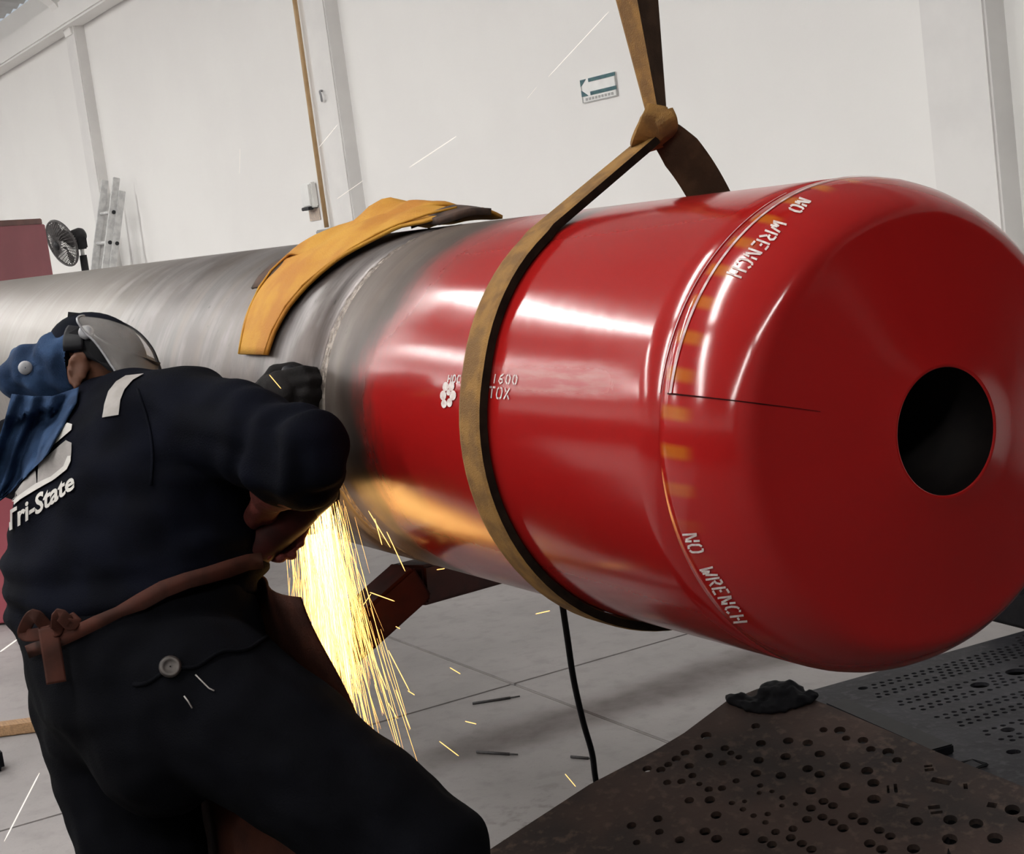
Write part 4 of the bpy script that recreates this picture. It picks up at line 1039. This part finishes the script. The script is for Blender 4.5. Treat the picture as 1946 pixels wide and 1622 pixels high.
for s in (-1, 1):
    head_parts.append(ellipsoid(H + h_f * .078 + h_u * .004 + h_s * s * .030, (h_f, h_s, h_u), (.010, .014, .010)))
    # ears: a thin plate with a rolled rim and lobe
    eb_ = H + h_s * s * .076 - h_f * .006 - h_u * .012; tilt = nrm(h_u - h_f * .30); wv = nrm(h_f + h_u * .30)
    head_parts.append(ellipsoid(eb_ + h_s * s * .004, (wv, h_s, tilt), (.019, .007, .031)))
    rim = [eb_ + h_s * s * .013 + wv * (.019 * math.cos(t)) * -1 + tilt * .033 * math.sin(t) for t in np.linspace(-1.5, 2.3, 9)]
    head_parts += [capsule(a, .0055, b, .0055, 8, 2) for a, b in zip(rim, rim[1:])]
    head_parts.append(ellipsoid(eb_ + h_s * s * .011 - tilt * .033, (wv, h_s, tilt), (.009, .006, .009)))
skin_parts += [([H + (np.array(v) - H) * .88 for v in vs], fs_) for vs, fs_ in head_parts]
body_me = remesh('person', skin_parts, .0055, 3)
person = link('person', body_me, MAT['skin'], None, True)
tag(person, 'worker in navy clothes and blue denim head wrap bent over the weld', 'person')

# jacket
up_ = J['upper']
jk = [loft([(J['waist'] - zB * .015 - rB * .0, rM, fM, .205, .160), (J['waist'] + (J['chest'] - J['waist']) * .3, rM, fM, .222, .172), (J['waist'] + (J['chest'] - J['waist']) * .6, rM, fM, .222, .168), (J['chest'], nrm(rM + rC), nrm(fM + fC), .215, .155),
            (J['chest'] * .5 + up_ * .5, rC, fC, .208, .138), (up_, rC, fC, .185, .115), (J['neck'] - (J['neck'] - up_) * .2, rC, fC, .115, .085), (J['neck'] + (J['neck'] - up_) * .25, rC, fC, .075, .068)]),
      capsule(up_ + rC * .05, .105, J['rs'], .088), capsule(up_ - rC * .05, .105, J['ls'], .085),
      capsule(J['rs'], .086, J['re'], .072), capsule(J['re'], .072, J['re'] * .62 + J['rw'] * .38, .060),
      capsule(J['ls'], .085, J['le'], .068), capsule(J['le'], .066, J['le'] * .2 + J['lw'] * .8, .048),
      capsule(J['chest'] + rC * .12 + fC * .02, .10, J['rs'] - sC_ * .06, .085)]
jm = remesh('jacket', jk, .0075, 8)
elb = Vector(J['re']); shd = Vector(J['rs'])
def jacket_w(c, n):
    q = Vector((c.x * 1.0 + c.y * .6, c.y * 1.0, c.z * 1.6))
    w = .0105 * noise.noise(q * 9) + .0085 * noise.noise(Vector((c.x * 10 + c.z * 16, c.y * 10 + c.z * 9, c.z * 22)))
    de = (c - elb).length; w += .006 * math.exp(-(de / .16) ** 2) * math.sin(((c - shd).length) * 95 + 3 * noise.noise(c * 12))
    wa = (c - Vector(J['waist'])).length; w += .006 * math.exp(-((c.z - J['waist'][2] - .05) / .07) ** 2) * math.sin(c.z * 90 + 4 * noise.noise(c * 6))
    return w
displace(jm, jacket_w)
jacket = link('jacket', jm, MAT['jacket'], person, True); tag(jacket, 'dark navy work jacket with white print on the back')

# trousers
kn = J['rk']
tr = [loft([(J['pelvis'] - zB * .12, rB, fB, .16, .125), (J['pelvis'] - zB * .04, rB, fB, .208, .168), (J['pelvis'] + (J['waist'] - J['pelvis']) * .5, rB, fB, .208, .168), (J['waist'] + zB * .01, rM, fM, .196, .153)]),
      capsule(J['rh'], .135, J['rh'] * .5 + kn * .5, .115), capsule(J['rh'] * .5 + kn * .5, .115, kn, .093), capsule(kn, .090, J['ra'] + zB * .02, .068),
      capsule(J['lh'], .130, J['lh'] * .5 + J['lk'] * .5, .112), capsule(J['lh'] * .5 + J['lk'] * .5, .112, J['lk'], .092), capsule(J['lk'], .090, J['la'] + zB * .02, .068),
      ellipsoid(J['pelvis'] - fB * .06 - zB * .08 + rB * .07, (rB, fB, zB), (.12, .105, .13)), ellipsoid(J['pelvis'] - fB * .035 - zB * .07 - rB * .08, (rB, fB, zB), (.125, .105, .12))]
tm = remesh('trousers', tr, .008, 8)
def trouser_w(c, n):
    return .007 * noise.noise(Vector((c.x * 8, c.y * 8, c.z * 13))) + .004 * noise.noise(Vector((c.x * 22 + c.z * 8, c.y * 22, c.z * 26)))
displace(tm, trouser_w)
trousers = link('trousers', tm, MAT['trousers'], person, True); tag(trousers, 'dark denim work trousers')
for a in ('ra', 'la'):
    bt = remesh('boot', [capsule(J[a] + zB * .03, .060, J[a] - zB * .05, .055), capsule(J[a] - zB * .070 - fB * .03, .048, J[a] - zB * .075 + fB * .17, .042), loft([(J[a] - zB * .119 + fB * .06, fB, rB, .15, .05), (J[a] - zB * .095 + fB * .06, fB, rB, .15, .052)], 20)], .008, 3)
    link('boot', bt, MAT['rubber'], person, True)
# gloves
gr_me = remesh('glove', hand_R(1.12) + [capsule(J['re'] * .55 + wr * .45, .052, wr - d_r * .02, .036)], .0045, 3); displace(gr_me, lambda c, n: .002 * noise.noise(c * 45))
tag(link('glove', gr_me, MAT['glove_red'], person, True), 'red-brown leather glove on the lower hand')
gl_me = remesh('glove', hand_L(1.16) + [capsule(wl - d_l * .10, .045, wl - d_l * .02, .036), ellipsoid(wl + d_l * .06, (d_l, nrm(auxd), np.cross(d_l, nrm(auxd))), (.055, .045, .028))], .0045, 4); displace(gl_me, lambda c, n: .002 * noise.noise(c * 45))
tag(link('glove', gl_me, MAT['glove_dark'], person, True), 'black leather glove on the upper hand')

def bvh_of(o):
    me = o.data; return BVHTree.FromPolygons([v.co.copy() for v in me.vertices], [tuple(p.vertices) for p in me.polygons])
BJ = bvh_of(jacket); BT = bvh_of(trousers)
def hit(bv, px, py, off):
    d = ray(px, py); h, n, i, t = bv.ray_cast(Vector(CAM), Vector(d))
    if h is None: return None
    return np.array(h) + (np.array(n) if np.dot(n, d) < 0 else -np.array(n)) * off
def decal(name, polys, bv, mat, off=.0025, parent=None, step=6.0):
    """flat print laid on the cloth: polygons in picture pixels, gridded, pressed on to the surface"""
    bm = bmesh.new()
    for P in polys:
        try: bm.faces.new([bm.verts.new((x, y, 0)) for x, y in P])
        except Exception: pass
    xs_ = [v.co.x for v in bm.verts]; ys_ = [v.co.y for v in bm.verts]
    for ax, lo, hi in ((0, min(xs_), max(xs_)), (1, min(ys_), max(ys_))):
        v = math.ceil(lo / step) * step
        while v < hi:
            co = [0, 0, 0]; co[ax] = v; no = [0, 0, 0]; no[ax] = 1
            bmesh.ops.bisect_plane(bm, geom=list(bm.verts) + list(bm.edges) + list(bm.faces), plane_co=co, plane_no=no); v += step
    dead = []
    for v in bm.verts:
        h = hit(bv, v.co.x, v.co.y, off)
        if h is None: dead.append(v)
        else: v.co = Vector(h)
    bmesh.ops.delete(bm, geom=dead, context='VERTS')
    me = bpy.data.meshes.new(name); bm.to_mesh(me); bm.free()
    return link(name, me, mat, parent)
# reflective shoulder tape
tapeL = [(196, 795), (200, 770), (208, 745), (222, 727), (240, 716)]; tapeR = [(226, 790), (230, 762), (238, 742), (254, 724), (275, 712)]
decal('reflective_tape', [tapeL + tapeR[::-1]], BJ, MAT['reflect'], .003, jacket)
# back logo: bar, two panels, light lower edge
decal('logo', [[(83, 864), (96, 838), (130, 805), (139, 808), (138, 818), (110, 842)]], BJ, MAT['print'], .003, jacket)
decal('logo', [[(76, 881), (127, 838), (138, 843), (137, 868), (128, 890), (100, 912), (73, 924)], [(70, 885), (72, 922), (10, 968), (22, 950)]], BJ, MAT['print_grey'], .003, jacket)
decal('logo', [[(137, 868), (137, 878), (130, 893), (102, 915), (72, 932), (42, 950), (12, 976), (9, 969), (40, 942), (70, 921), (100, 906), (124, 886), (131, 868)]], BJ, MAT['print'], .0036, jacket)
# lettering on the back
def text_polys(body, bold=.028):
    cu = bpy.data.curves.new('txt', 'FONT'); cu.body = body; cu.size = 1; cu.offset = bold; cu.resolution_u = 3; cu.shear = .22; cu.space_character = 1.0
    o = bpy.data.objects.new('txt', cu); COL.objects.link(o); dg = bpy.context.evaluated_depsgraph_get(); dg.update()
    me = bpy.data.meshes.new_from_object(o.evaluated_get(dg)); bpy.data.objects.remove(o)
    P = [[(me.vertices[i].co.x, me.vertices[i].co.y) for i in p.vertices] for p in me.polygons]; bpy.data.meshes.remove(me); return P
TP = text_polys('Tri-State'); mx = max(x for P in TP for x, y in P); my = max(y for P in TP for x, y in P)
def t_map(x, y):
    u = x / mx; v = y / my
    bx_, by_ = 14 + 132 * u, 1012 - 85 * u + 3 * math.sin(math.pi * u); return (bx_ - 6 * v, by_ - 33 * v * (1.05 - .15 * u))
tag(decal('back_lettering', [[t_map(*q) for q in P] for P in TP], BJ, MAT['print'], .004, jacket, 8), 'white words Tri-State')
# sleeve seam and shoulder seam
def seam(name, pts, bv, mat, r, parent, off=.001):
    P = [hit(bv, *q, off) for q in pts]; P = [q for q in P if q is not None]
    if len(P) > 2: return mk(name, tube(P, r, 6), mat, parent, True)
seam('shoulder_seam', [(262 + 2 * i + 12 * math.sin(i / 4), 740 + i * 14) for i in range(14)], BJ, MAT['jacket'], .0025, jacket)
# trouser details
cbp = hit(BT, 325, 1268, .004)
bn = nrm(CAM - cbp)
tag(mk('rear_button', lathe([(-.002, .001), (-.002, .016), (.003, .017), (.006, .013), (.004, .010), (.005, .001)], cbp, nrm(bn + np.array([0, 0, .2])), 20), MAT['button'], trousers, True), 'dull metal button')
seam('pocket_flap', [(255 + 12 * i, 1300 - 4 * i + 6 * math.sin(i * .8)) for i in range(22)], BT, MAT['trousers'], .004, trousers)
for pts in ([(372, 1282), (385, 1295), (398, 1308), (408, 1313)], [(350, 1322), (358, 1332), (366, 1345)]): seam('frayed_thread', pts, BT, MAT['reflect'], .0012, trousers, .002)

# apron: front sheet, waist tie, bow
def union_hit(o, d):
    best = None
    for bv in (BJ, BT):
        h, n, i, t = bv.ray_cast(Vector(o), Vector(d))
        if h is not None and (best is None or t < best[1]): best = (np.array(h), t, np.array(n))
    return best
nu_, nv_ = 22, 26; G = {}
for j in range(nv_ + 1):
    for i in range(nu_ + 1):
        u = -.26 + .56 * i / nu_; v = .02 - .62 * j / nv_
        o = J['waist'] + rB * u + zB * v + fB * .9 + rB * (.10 * (j / nv_))
        b = union_hit(o, -fB)
        if b is not None and b[1] < 1.2: G[i, j] = b[0] + fB * .018
for _ in range(8):
    for j in range(nv_ + 1):
        for i in range(nu_ + 1):
            nb = [G[q] for q in ((i - 1, j), (i + 1, j), (i, j - 1), (i, j + 1)) if q in G]
            o = J['waist'] + rB * (-.26 + .56 * i / nu_ + .10 * j / nv_) + zB * (.02 - .62 * j / nv_)
            if not nb: continue
            dep = np.mean([(q - o) @ fB for q in nb])
            if (i, j) not in G: G[i, j] = o + fB * dep
            else:
                cur = (G[i, j] - o) @ fB; G[i, j] = o + fB * max(cur, dep)
V = []; Fc = []
keys = [(i, j) for j in range(nv_ + 1) for i in range(nu_ + 1)]
for s in (0, .006):
    for q in keys: V.append(G[q] + fB * s)
w_ = nu_ + 1; o_ = len(keys)
for j in range(nv_):
    for i in range(nu_):
        q = (j * w_ + i, j * w_ + i + 1, (j + 1) * w_ + i + 1, (j + 1) * w_ + i); Fc.append(q); Fc.append(tuple(o_ + k for k in q[::-1]))
rim = list(range(w_)) + [j * w_ + nu_ for j in range(1, nv_ + 1)] + [nv_ * w_ + i for i in range(nu_ - 1, -1, -1)] + [j * w_ for j in range(nv_ - 1, 0, -1)]
for a, b in zip(rim, rim[1:] + rim[:1]): Fc.append((a, o_ + a, o_ + b, b))
apron = mk('apron', (V, Fc), MAT['brown_leather'], person, True); tag(apron, 'brown leather apron, lit by the sparks')
# waist tie: follows the cloth from the left edge round the back to the right front
tie_px = [(34, 1248), (60, 1240), (90, 1228), (118, 1218), (150, 1204), (190, 1185), (230, 1163), (270, 1140), (310, 1118), (350, 1102), (390, 1090), (430, 1080), (465, 1072), (492, 1068)]
def belt(pts, w, name, off=.004, mat='brown_leather'):
    top_, bot_ = [], []
    for k_, (x, y) in enumerate(pts):
        a, b = pts[max(k_ - 1, 0)], pts[min(k_ + 1, len(pts) - 1)]; d = nrm([b[0] - a[0], b[1] - a[1]]); n_ = np.array([-d[1], d[0]])
        hs = []
        for s in (-.5, .5):
            q = np.array([x, y]) + n_ * w * s; c = [hit(bv, q[0], q[1], off) for bv in (BJ, BT)]; c = [z for z in c if z is not None]
            hs.append(min(c, key=lambda z: np.linalg.norm(z - CAM)) if c else None)
        if hs[0] is None or hs[1] is None: continue
        # keep the strap at the nearer depth so that it lies over folds
        t_ = min(np.linalg.norm(h - CAM) for h in hs); top_.append(CAM + nrm(hs[0] - CAM) * t_); bot_.append(CAM + nrm(hs[1] - CAM) * t_)
    V = []; Fc = []
    for a, b in zip(top_, bot_):
        vd = nrm(a - CAM); V += [a, b, b + vd * .004, a + vd * .004]
    for i in range(len(top_) - 1):
        for q in range(4): Fc.append((4 * i + q, 4 * i + (q + 1) % 4, 4 * i + 4 + (q + 1) % 4, 4 * i + 4 + q))
    Fc += [(0, 1, 2, 3), tuple(len(V) - 4 + k for k in (3, 2, 1, 0))]
    return mk(name, (V, Fc), MAT[mat], apron, True)
MAT['tie'] = simple('red_brown_tie_leather', (.052, .0145, .0085), (.032, .010, .006), .8, scale=30, spec=.2)
belt(tie_px, 26, 'waist_tie', .008, 'tie')
def bow(pts_list, name, w):
    for pts in pts_list:
        P = []
        for (x, y, lift) in pts:
            c = [hit(bv, x, y, .012 + lift) for bv in (BJ, BT)]; c = [z for z in c if z is not None]
            P.append(min(c, key=lambda z: np.linalg.norm(z - CAM)) if c else at(x, y, 2.72))
        P = spline(P, 5); vd = [nrm(CAM - q) for q in P]
        wdv = [np.cross(vd[i], nrm(P[min(i + 1, len(P) - 1)] - P[max(i - 1, 0)])) for i in range(len(P))]
        mk(name, ribbon(P, wdv, w, .004), MAT['tie'], apron, True)
bow([[(118, 1205, .008), (92, 1185, .02), (76, 1172, .022), (84, 1162, .01), (104, 1182, .004), (120, 1202, .006)], [(122, 1203, .008), (128, 1172, .02), (142, 1158, .026), (158, 1166, .02), (160, 1184, .012), (140, 1198, .006), (124, 1205, .006)]], 'bow_loop', .020)
bow([[(118, 1200, .014), (122, 1230, .012), (126, 1260, .010), (130, 1292, .010)]], 'bow_tail', .030)
kb = hit(BJ, 120, 1203, .02); kb = kb if kb is not None else at(120, 1203, 2.7)
mk('bow_knot', ellipsoid(kb, (RT, FW, UP), (.016, .010, .018)), MAT['tie'], apron, True)

# head wrap of denim with a hanging tail
def HP(x, y): return H + RT * (x - 184) / 1050 - UP * (y - 698) / 1050
hwp = [ellipsoid(HP(140, 698), (nrm(RT - UP * -.35), h_s, nrm(UP - RT * .35)), (.104, .088, .068)), ellipsoid(HP(70, 705), (nrm(RT + UP * .45), h_s, nrm(UP - RT * .45)), (.064, .066, .048)), ellipsoid(HP(118, 722), (RT, h_s, UP), (.072, .070, .045)), ellipsoid(HP(165, 668), (nrm(RT + UP * .2), h_s, nrm(UP - RT * .2)), (.070, .083, .050))]
hm = remesh('head_wrap', hwp, .0045, 6)
def wrap_w(c, n):
    v = c - Vector(H); a = v.dot(Vector(h_u)) * 1.0 + v.dot(Vector(h_f)) * .55
    return .0080 * math.sin(a * 105 + 2.5 * noise.noise(c * 18)) * (.5 + .5 * noise.noise(c * 10)) + .003 * noise.noise(c * 40)
bm = bmesh.new(); bm.from_mesh(hm)
bmesh.ops.bisect_plane(bm, geom=list(bm.verts) + list(bm.edges) + list(bm.faces), plane_co=Vector(HP(160, 690)), plane_no=Vector(nrm(RT + h_s * .10 + UP * .10)), clear_outer=True)
bmesh.ops.contextual_create(bm, geom=[e for e in bm.edges if e.is_boundary]); bm.normal_update(); bm.to_mesh(hm); bm.free()
displace(hm, wrap_w)
wrap = link('head_wrap', hm, MAT['denim'], person, True); tag(wrap, 'blue denim head wrap with a hanging tail')
# tail: folded cloth falling over the back
rows = [[(22, 748), (60, 752), (100, 752), (150, 735)], [(8, 800), (50, 800), (95, 795), (146, 765)], [(-10, 860), (30, 860), (78, 850), (118, 815)], [(-30, 920), (10, 915), (50, 905), (92, 862)], [(-50, 980), (-25, 968), (10, 945), (50, 902)], [(-70, 1010), (-55, 990), (-35, 970), (0, 945)]]
NUt, NVt = 40, 30; V = []; Fc = []
def bil(rows, u, v):
    r = v * (len(rows) - 1); i = min(int(r), len(rows) - 2); f = r - i; c = u * 3; k_ = min(int(c), 2); g = c - k_
    q = lambda a, b: np.array(rows[a][b], float)
    return (q(i, k_) * (1 - g) + q(i, k_ + 1) * g) * (1 - f) + (q(i + 1, k_) * (1 - g) + q(i + 1, k_ + 1) * g) * f
for s in (0, .006):
    for b in range(NVt + 1):
        for a in range(NUt + 1):
            u, v = a / NUt, b / NVt; x, y = bil(rows, u, v)
            base = hit(BJ, max(x, -60), y, .0); t_ = np.linalg.norm(base - CAM) if base is not None else 2.86
            t0_ = 2.885; tt = t0_ + (min(t_, 2.95) - .022 - t0_) * min(1, v * 2.2)
            tt = min(tt, t_ - .020) if base is not None else tt
            tt -= .010 * math.sin(u * 21 + 1.5 * math.sin(v * 4)) * (.4 + .6 * math.sin(math.pi * min(1, v + .15))) + .004 * noise.noise(Vector((u * 9, v * 5, 1)))
            V.append(at(x, y, tt + s))
w_ = NUt + 1; o_ = w_ * (NVt + 1)
for b in range(NVt):
    for a in range(NUt):
        q = (b * w_ + a, b * w_ + a + 1, (b + 1) * w_ + a + 1, (b + 1) * w_ + a); Fc.append(q); Fc.append(tuple(o_ + k for k in q[::-1]))
rim = list(range(w_)) + [b * w_ + NUt for b in range(1, NVt + 1)] + [NVt * w_ + a for a in range(NUt - 1, -1, -1)] + [b * w_ for b in range(NVt - 1, 0, -1)]
for a, b in zip(rim, rim[1:] + rim[:1]): Fc.append((a, o_ + a, o_ + b, b))
mk('wrap_tail', (V, Fc), MAT['denim'], wrap, True)
BW = bvh_of(wrap)
sb = hit(BW, 50, 700, .004); sb = sb if sb is not None else at(50, 700, 2.9)
mk('snap_button', lathe([(-.003, .001), (-.003, .012), (.004, .012), (.007, .008), (.007, .001)], sb, nrm(CAM - sb), 20), MAT['grey_plastic'], wrap, True)

# face shield: head band, ratchet, brow piece, visor, rim
cap_v, cap_f = ellipsoid(H + h_u * .016 - h_f * .008, (h_f, h_s, h_u), (.091, .073, .077), 32, 20)
bm = bmesh.new(); vv = [bm.verts.new(tuple(q)) for q in cap_v]
for q in cap_f: bm.faces.new([vv[k] for k in q])
bmesh.ops.bisect_plane(bm, geom=list(bm.verts) + list(bm.edges) + list(bm.faces), plane_co=Vector(H + h_u * .014), plane_no=Vector(nrm(h_u - h_f * .15)), clear_inner=True)
bmesh.ops.solidify(bm, geom=list(bm.faces), thickness=-.003); bm.normal_update()
cme = bpy.data.meshes.new('skull_cap'); bm.to_mesh(cme); bm.free()
tag(link('skull_cap', cme, MAT['cap'], person, True), 'black cloth cap under the face shield')
bt = np.linspace(-1.75, 1.75, 25)
fs = mk('head_band', ribbon([H + h_u * .034 + h_f * (.0 + .096 * math.cos(t)) + h_s * .078 * math.sin(t) for t in bt], [h_u] * 25, .040, .004), MAT['black_plastic'], person, True)
tag(fs, 'black head band of the face shield')
for s in (1, -1):
    pv_ = HP(190, 640) + h_s * s * .080
    mk('pivot_knob', lathe([(-.006, .001), (-.006, .013), (.006, .012), (.009, .008), (.009, .001)], pv_, h_s * s, 24), MAT['grey_plastic'], fs, True)
    # side plate from the crown down to the cheek
    side_px = [(150, 642), (176, 628), (200, 640), (220, 664), (236, 690), (248, 716), (222, 708), (202, 690), (184, 672), (162, 664)]
    V = []
    for dep in (0, .004):
        for k_, (x, y) in enumerate(side_px): V.append(HP(x + 6, y) + h_s * s * (.077 - dep + .004 * math.sin(k_)))
    n = len(side_px); mk('temple_plate', (V, [tuple(range(n)), tuple(range(2 * n - 1, n - 1, -1))] + [(k_, k_ + n, (k_ + 1) % n + n, (k_ + 1) % n) for k_ in range(n)]), MAT['black_plastic'], fs)
mk('crown_ratchet', box(HP(160, 628), (.046, .060, .034), [nrm(RT + UP * .1), FW, nrm(UP - RT * .1)]), MAT['black_plastic'], fs)
mk('crown_ratchet', box(HP(156, 606), (.040, .034, .014), [nrm(RT - UP * .1), FW, nrm(UP + RT * .1)]), MAT['black_plastic'], fs)
mk('crown_strap', ribbon([HP(170, 672) + h_s * .090 * math.cos(t) + nrm(UP - RT * .12) * .052 * math.sin(t) for t in np.linspace(0, math.pi, 17)], [RT] * 17, .034, .004), MAT['black_plastic'], fs, True)
# visor: a clear sheet bent around the face, hinged at the crown
FRp = [(170, 605), (215, 611), (255, 631), (283, 661), (297, 694), (302, 716), (305, 762)]; SDp = [(178, 622), (190, 640), (208, 657), (223, 677), (236, 697), (246, 714), (254, 757)]
VA, VH = 26, 24; V = []; Fc = []
def vp(tab, v):
    x = v * (len(tab) - 1); i = min(int(x), len(tab) - 2); f = x - i
    p0, p1, p2_, p3 = (np.array(tab[max(0, min(len(tab) - 1, k))], float) for k in (i - 1, i, i + 1, i + 2))
    return .5 * (2 * p1 + (p2_ - p0) * f + (2 * p0 - 5 * p1 + 4 * p2_ - p3) * f * f + (3 * p1 - p0 - 3 * p2_ + p3) * f ** 3)
def vis_pt(a, v, off=0):
    fr, sd = vp(FRp, v), vp(SDp, v); q = sd + (fr - sd) * math.cos(a * math.pi / 2)
    return HP(q[0] + off, q[1]) + h_s * .090 * math.sin(a * math.pi / 2)
for off in (0, 1.6):
    for j in range(VH + 1):
        for i in range(VA + 1): V.append(vis_pt(-1 + 2 * i / VA, j / VH, off))
w_ = VA + 1; o_ = w_ * (VH + 1)
for j in range(VH):
    for i in range(VA):
        q = (j * w_ + i, j * w_ + i + 1, (j + 1) * w_ + i + 1, (j + 1) * w_ + i); Fc.append(q); Fc.append(tuple(o_ + k for k in q[::-1]))
vz = mk('visor', (V, Fc), MAT['visor'], fs, True); tag(vz, 'clear scratched plastic visor')
rimp = [vis_pt(-1, j / VH) for j in range(VH, -1, -1)] + [vis_pt(-1 + 2 * i / VA, 0) for i in range(1, VA + 1)] + [vis_pt(1, j / VH) for j in range(1, VH + 1)] + [vis_pt(1 - 2 * i / VA, 1) for i in range(1, VA)]
mk('visor_rim', tube(rimp, .0022, 6, closed=True), MAT['grey_plastic'], vz, True)
mk('visor_outline', tube([vis_pt(0, j / VH, 1) for j in range(VH + 1)], .0030, 6), MAT['dark_metal'], vz, True)  # added dark line for the visor's outline, which darkens at grazing view

# ------------------------------------------------------------------ angle grinder
gr = empty('angle_grinder', gh, 'dark angle grinder held in gloved hands against the weld', 'grinder')
mk('motor_body', lathe([(.02, .001), (.02, .030), (.05, .034), (.16, .033), (.20, .029), (.26, .030), (.275, .024), (.275, .001)], gh, gdir, 28), MAT['grinder'], gr, True)
mk('gear_head', remesh('gear_head', [capsule(gh + gdir * .03, .030, gh - gdir * .015, .028), capsule(gh + np.array([.022, 0, 0]), .024, gh - np.array([.022, 0, 0]), .022)], .004, 3) and capsule(gh + gdir * .03, .030, gh - gdir * .015, .028), MAT['dark_metal'], gr, True)
mk('spindle', tube([gh, disc_c - np.array([.006, 0, 0])], .009, 12), MAT['dark_metal'], gr, True)
mk('cutting_disc', lathe([(-.0012, .001), (-.0012, .0595), (.0012, .0595), (.0012, .001)], disc_c, (1, 0, 0), 40), MAT['dark_metal'], gr, True)
V = []; Fc = []
ga = math.atan2(gdir[2], gdir[1])
for i in range(17):
    t = ga - 1.45 + 2.9 * i / 16
    for rr, xx in ((.030, .010), (.066, .010), (.066, -.014), (.064, -.014), (.064, .008), (.030, .008)): V.append(disc_c + np.array([xx, rr * math.cos(t), rr * math.sin(t)]))
for i in range(16):
    for q in range(6): Fc.append((6 * i + q, 6 * i + (q + 1) % 6, 6 * i + 6 + (q + 1) % 6, 6 * i + 6 + q))
mk('guard', (V, Fc + [(0, 1, 2, 3, 4, 5), tuple(96 + q for q in (5, 4, 3, 2, 1, 0))]), MAT['dark_metal'], gr, True)
hd = np.linalg.norm(lhc - aux0) + .05
mk('side_handle', lathe([(0, .001), (0, .008), (.03, .008), (.035, .018), (hd * .5, .015), (hd, .017), (hd + .01, .010), (hd + .01, .001)], aux0, auxd, 20), MAT['black_plastic'], gr, True)
ce = gh + gdir * .275
mk('power_cord', tube(spline([ce, ce + gdir * .06, ce + gdir * .10 + np.array([0, 0, -.12]), np.array([ce[0] - .05, ce[1] - .08, .5]), np.array([ce[0] - .1, ce[1] - .05, .01]), np.array([ce[0] - .8, ce[1] + .1, .01])]), .005, 8), MAT['rubber'], gr, True)

# ------------------------------------------------------------------ sparks
def strand(p, d, L, r, drop=.25, n=5):
    P = []; 
    for i in range(n):
        s = i / (n - 1) * L; P.append(p + d * s + np.array([0, 0, -drop * s * s]))
    return tube(P, [r * .5] + [r] * (n - 2) + [r * .25], 3)
src = ctc + np.array([.0, -.045, -.02])
core, halo = [], []
for i in range(620):
    d = nrm([rng.normal(0, .022), rng.normal(0, .029) - .006, -1]); s0 = abs(rng.normal(0, .08)); L = rng.uniform(.07, .20)
    core.append(strand(src + np.array([rng.normal(0, .010), rng.normal(0, .012), 0]) + d * s0, d, L, rng.uniform(.0004, .0008), .1))
for i in range(620):
    w = abs(rng.normal(0, 1)); d = nrm([rng.normal(0, .075) + .01, rng.normal(0, .095) + .002, -1]); s0 = abs(rng.normal(.04, .13)); L = rng.uniform(.06, .26)
    halo.append(strand(src + np.array([rng.normal(0, .016), rng.normal(0, .022), rng.normal(0, .012)]) + d * s0, d, L, rng.uniform(.00022, .00050), .12))
so = mk('spark_stream', merge(*core), MAT['spark_core']); tag(so, 'white-hot stream of sparks falling from the grinder', 'sparks', kind='stuff')
sh = mk('spark_spray', merge(*halo), MAT['spark']); tag(sh, 'thin orange spark trails spreading around the bright stream', 'sparks', kind='stuff')
def streak(px0, py0, px1, py1, t, r, bend=0):
    a, b = at(px0, py0, t), at(px1, py1, t * 1.01); m = (a + b) / 2 + np.array([0, 0, bend]); return tube(spline([a, m, b], 4), [r * .4] + [r] * 7 + [r * .3], 4)
bigs = [(700, 970, 742, 1040, 2.75), (712, 985, 726, 1035, 2.75), (735, 1010, 770, 1085, 2.75), (703, 1125, 750, 1142, 2.8), (690, 1150, 705, 1128, 2.8), (692, 1205, 735, 1310, 2.9), (738, 1235, 778, 1312, 2.95), (712, 1300, 728, 1355, 2.95), (752, 1310, 780, 1385, 3.0), (738, 1335, 755, 1365, 3.0), (775, 1312, 788, 1320, 3.0), (835, 1408, 872, 1436, 3.3), (855, 1268, 875, 1280, 3.4), (1074, 1470, 1094, 1494, 3.3), (884, 1370, 905, 1375, 3.4), (512, 712, 534, 738, 2.60), (712, 936, 716, 938, 2.7), (728, 930, 742, 928, 2.7), (752, 1190, 760, 1194, 3.1), (1018, 1166, 1045, 1160, 3.3), (830, 1082, 845, 1080, 3.2)]
tag(mk('flying_sparks', merge(*[streak(a, b, c, d, t, .0007) for a, b, c, d, t in bigs]), MAT['spark']), 'single orange sparks flying clear of the stream', 'sparks', kind='stuff')
pale = [(1157, 22, 1042, 146, 3.2, .0006), (867, 259, 778, 318, 3.0, .0007), (642, 236, 606, 280, 2.9, .0005), (690, 343, 640, 378, 2.9, .0004), (1020, 165, 1002, 187, 3.1, .0003), (456, 282, 455, 330, 2.9, .0002), (75, 1468, 8, 1598, 2.7, .0010), (32, 1215, 0, 1238, 2.6, .0010)]
tag(mk('pale_sparks', merge(*[streak(a, b, c, d, t, r) for a, b, c, d, t, r in pale]), MAT['spark_pale']), 'pale spark streaks crossing in front of the wall and floor', 'sparks', kind='stuff')
# sparks bouncing where the stream meets the floor, seen between the legs
bz = at(592, 1625, 3.05); bl = []
for i in range(60):
    d = nrm([rng.normal(0, .6), rng.normal(0, .6), abs(rng.normal(.3, .5))]); bl.append(strand(bz + rng.normal(0, .008, 3), d, rng.uniform(.01, .045), .0007, .5, 4))
tag(mk('spark_burst', merge(*bl), MAT['spark']), 'small burst of sparks between the legs at the bottom edge', 'sparks', kind='stuff')
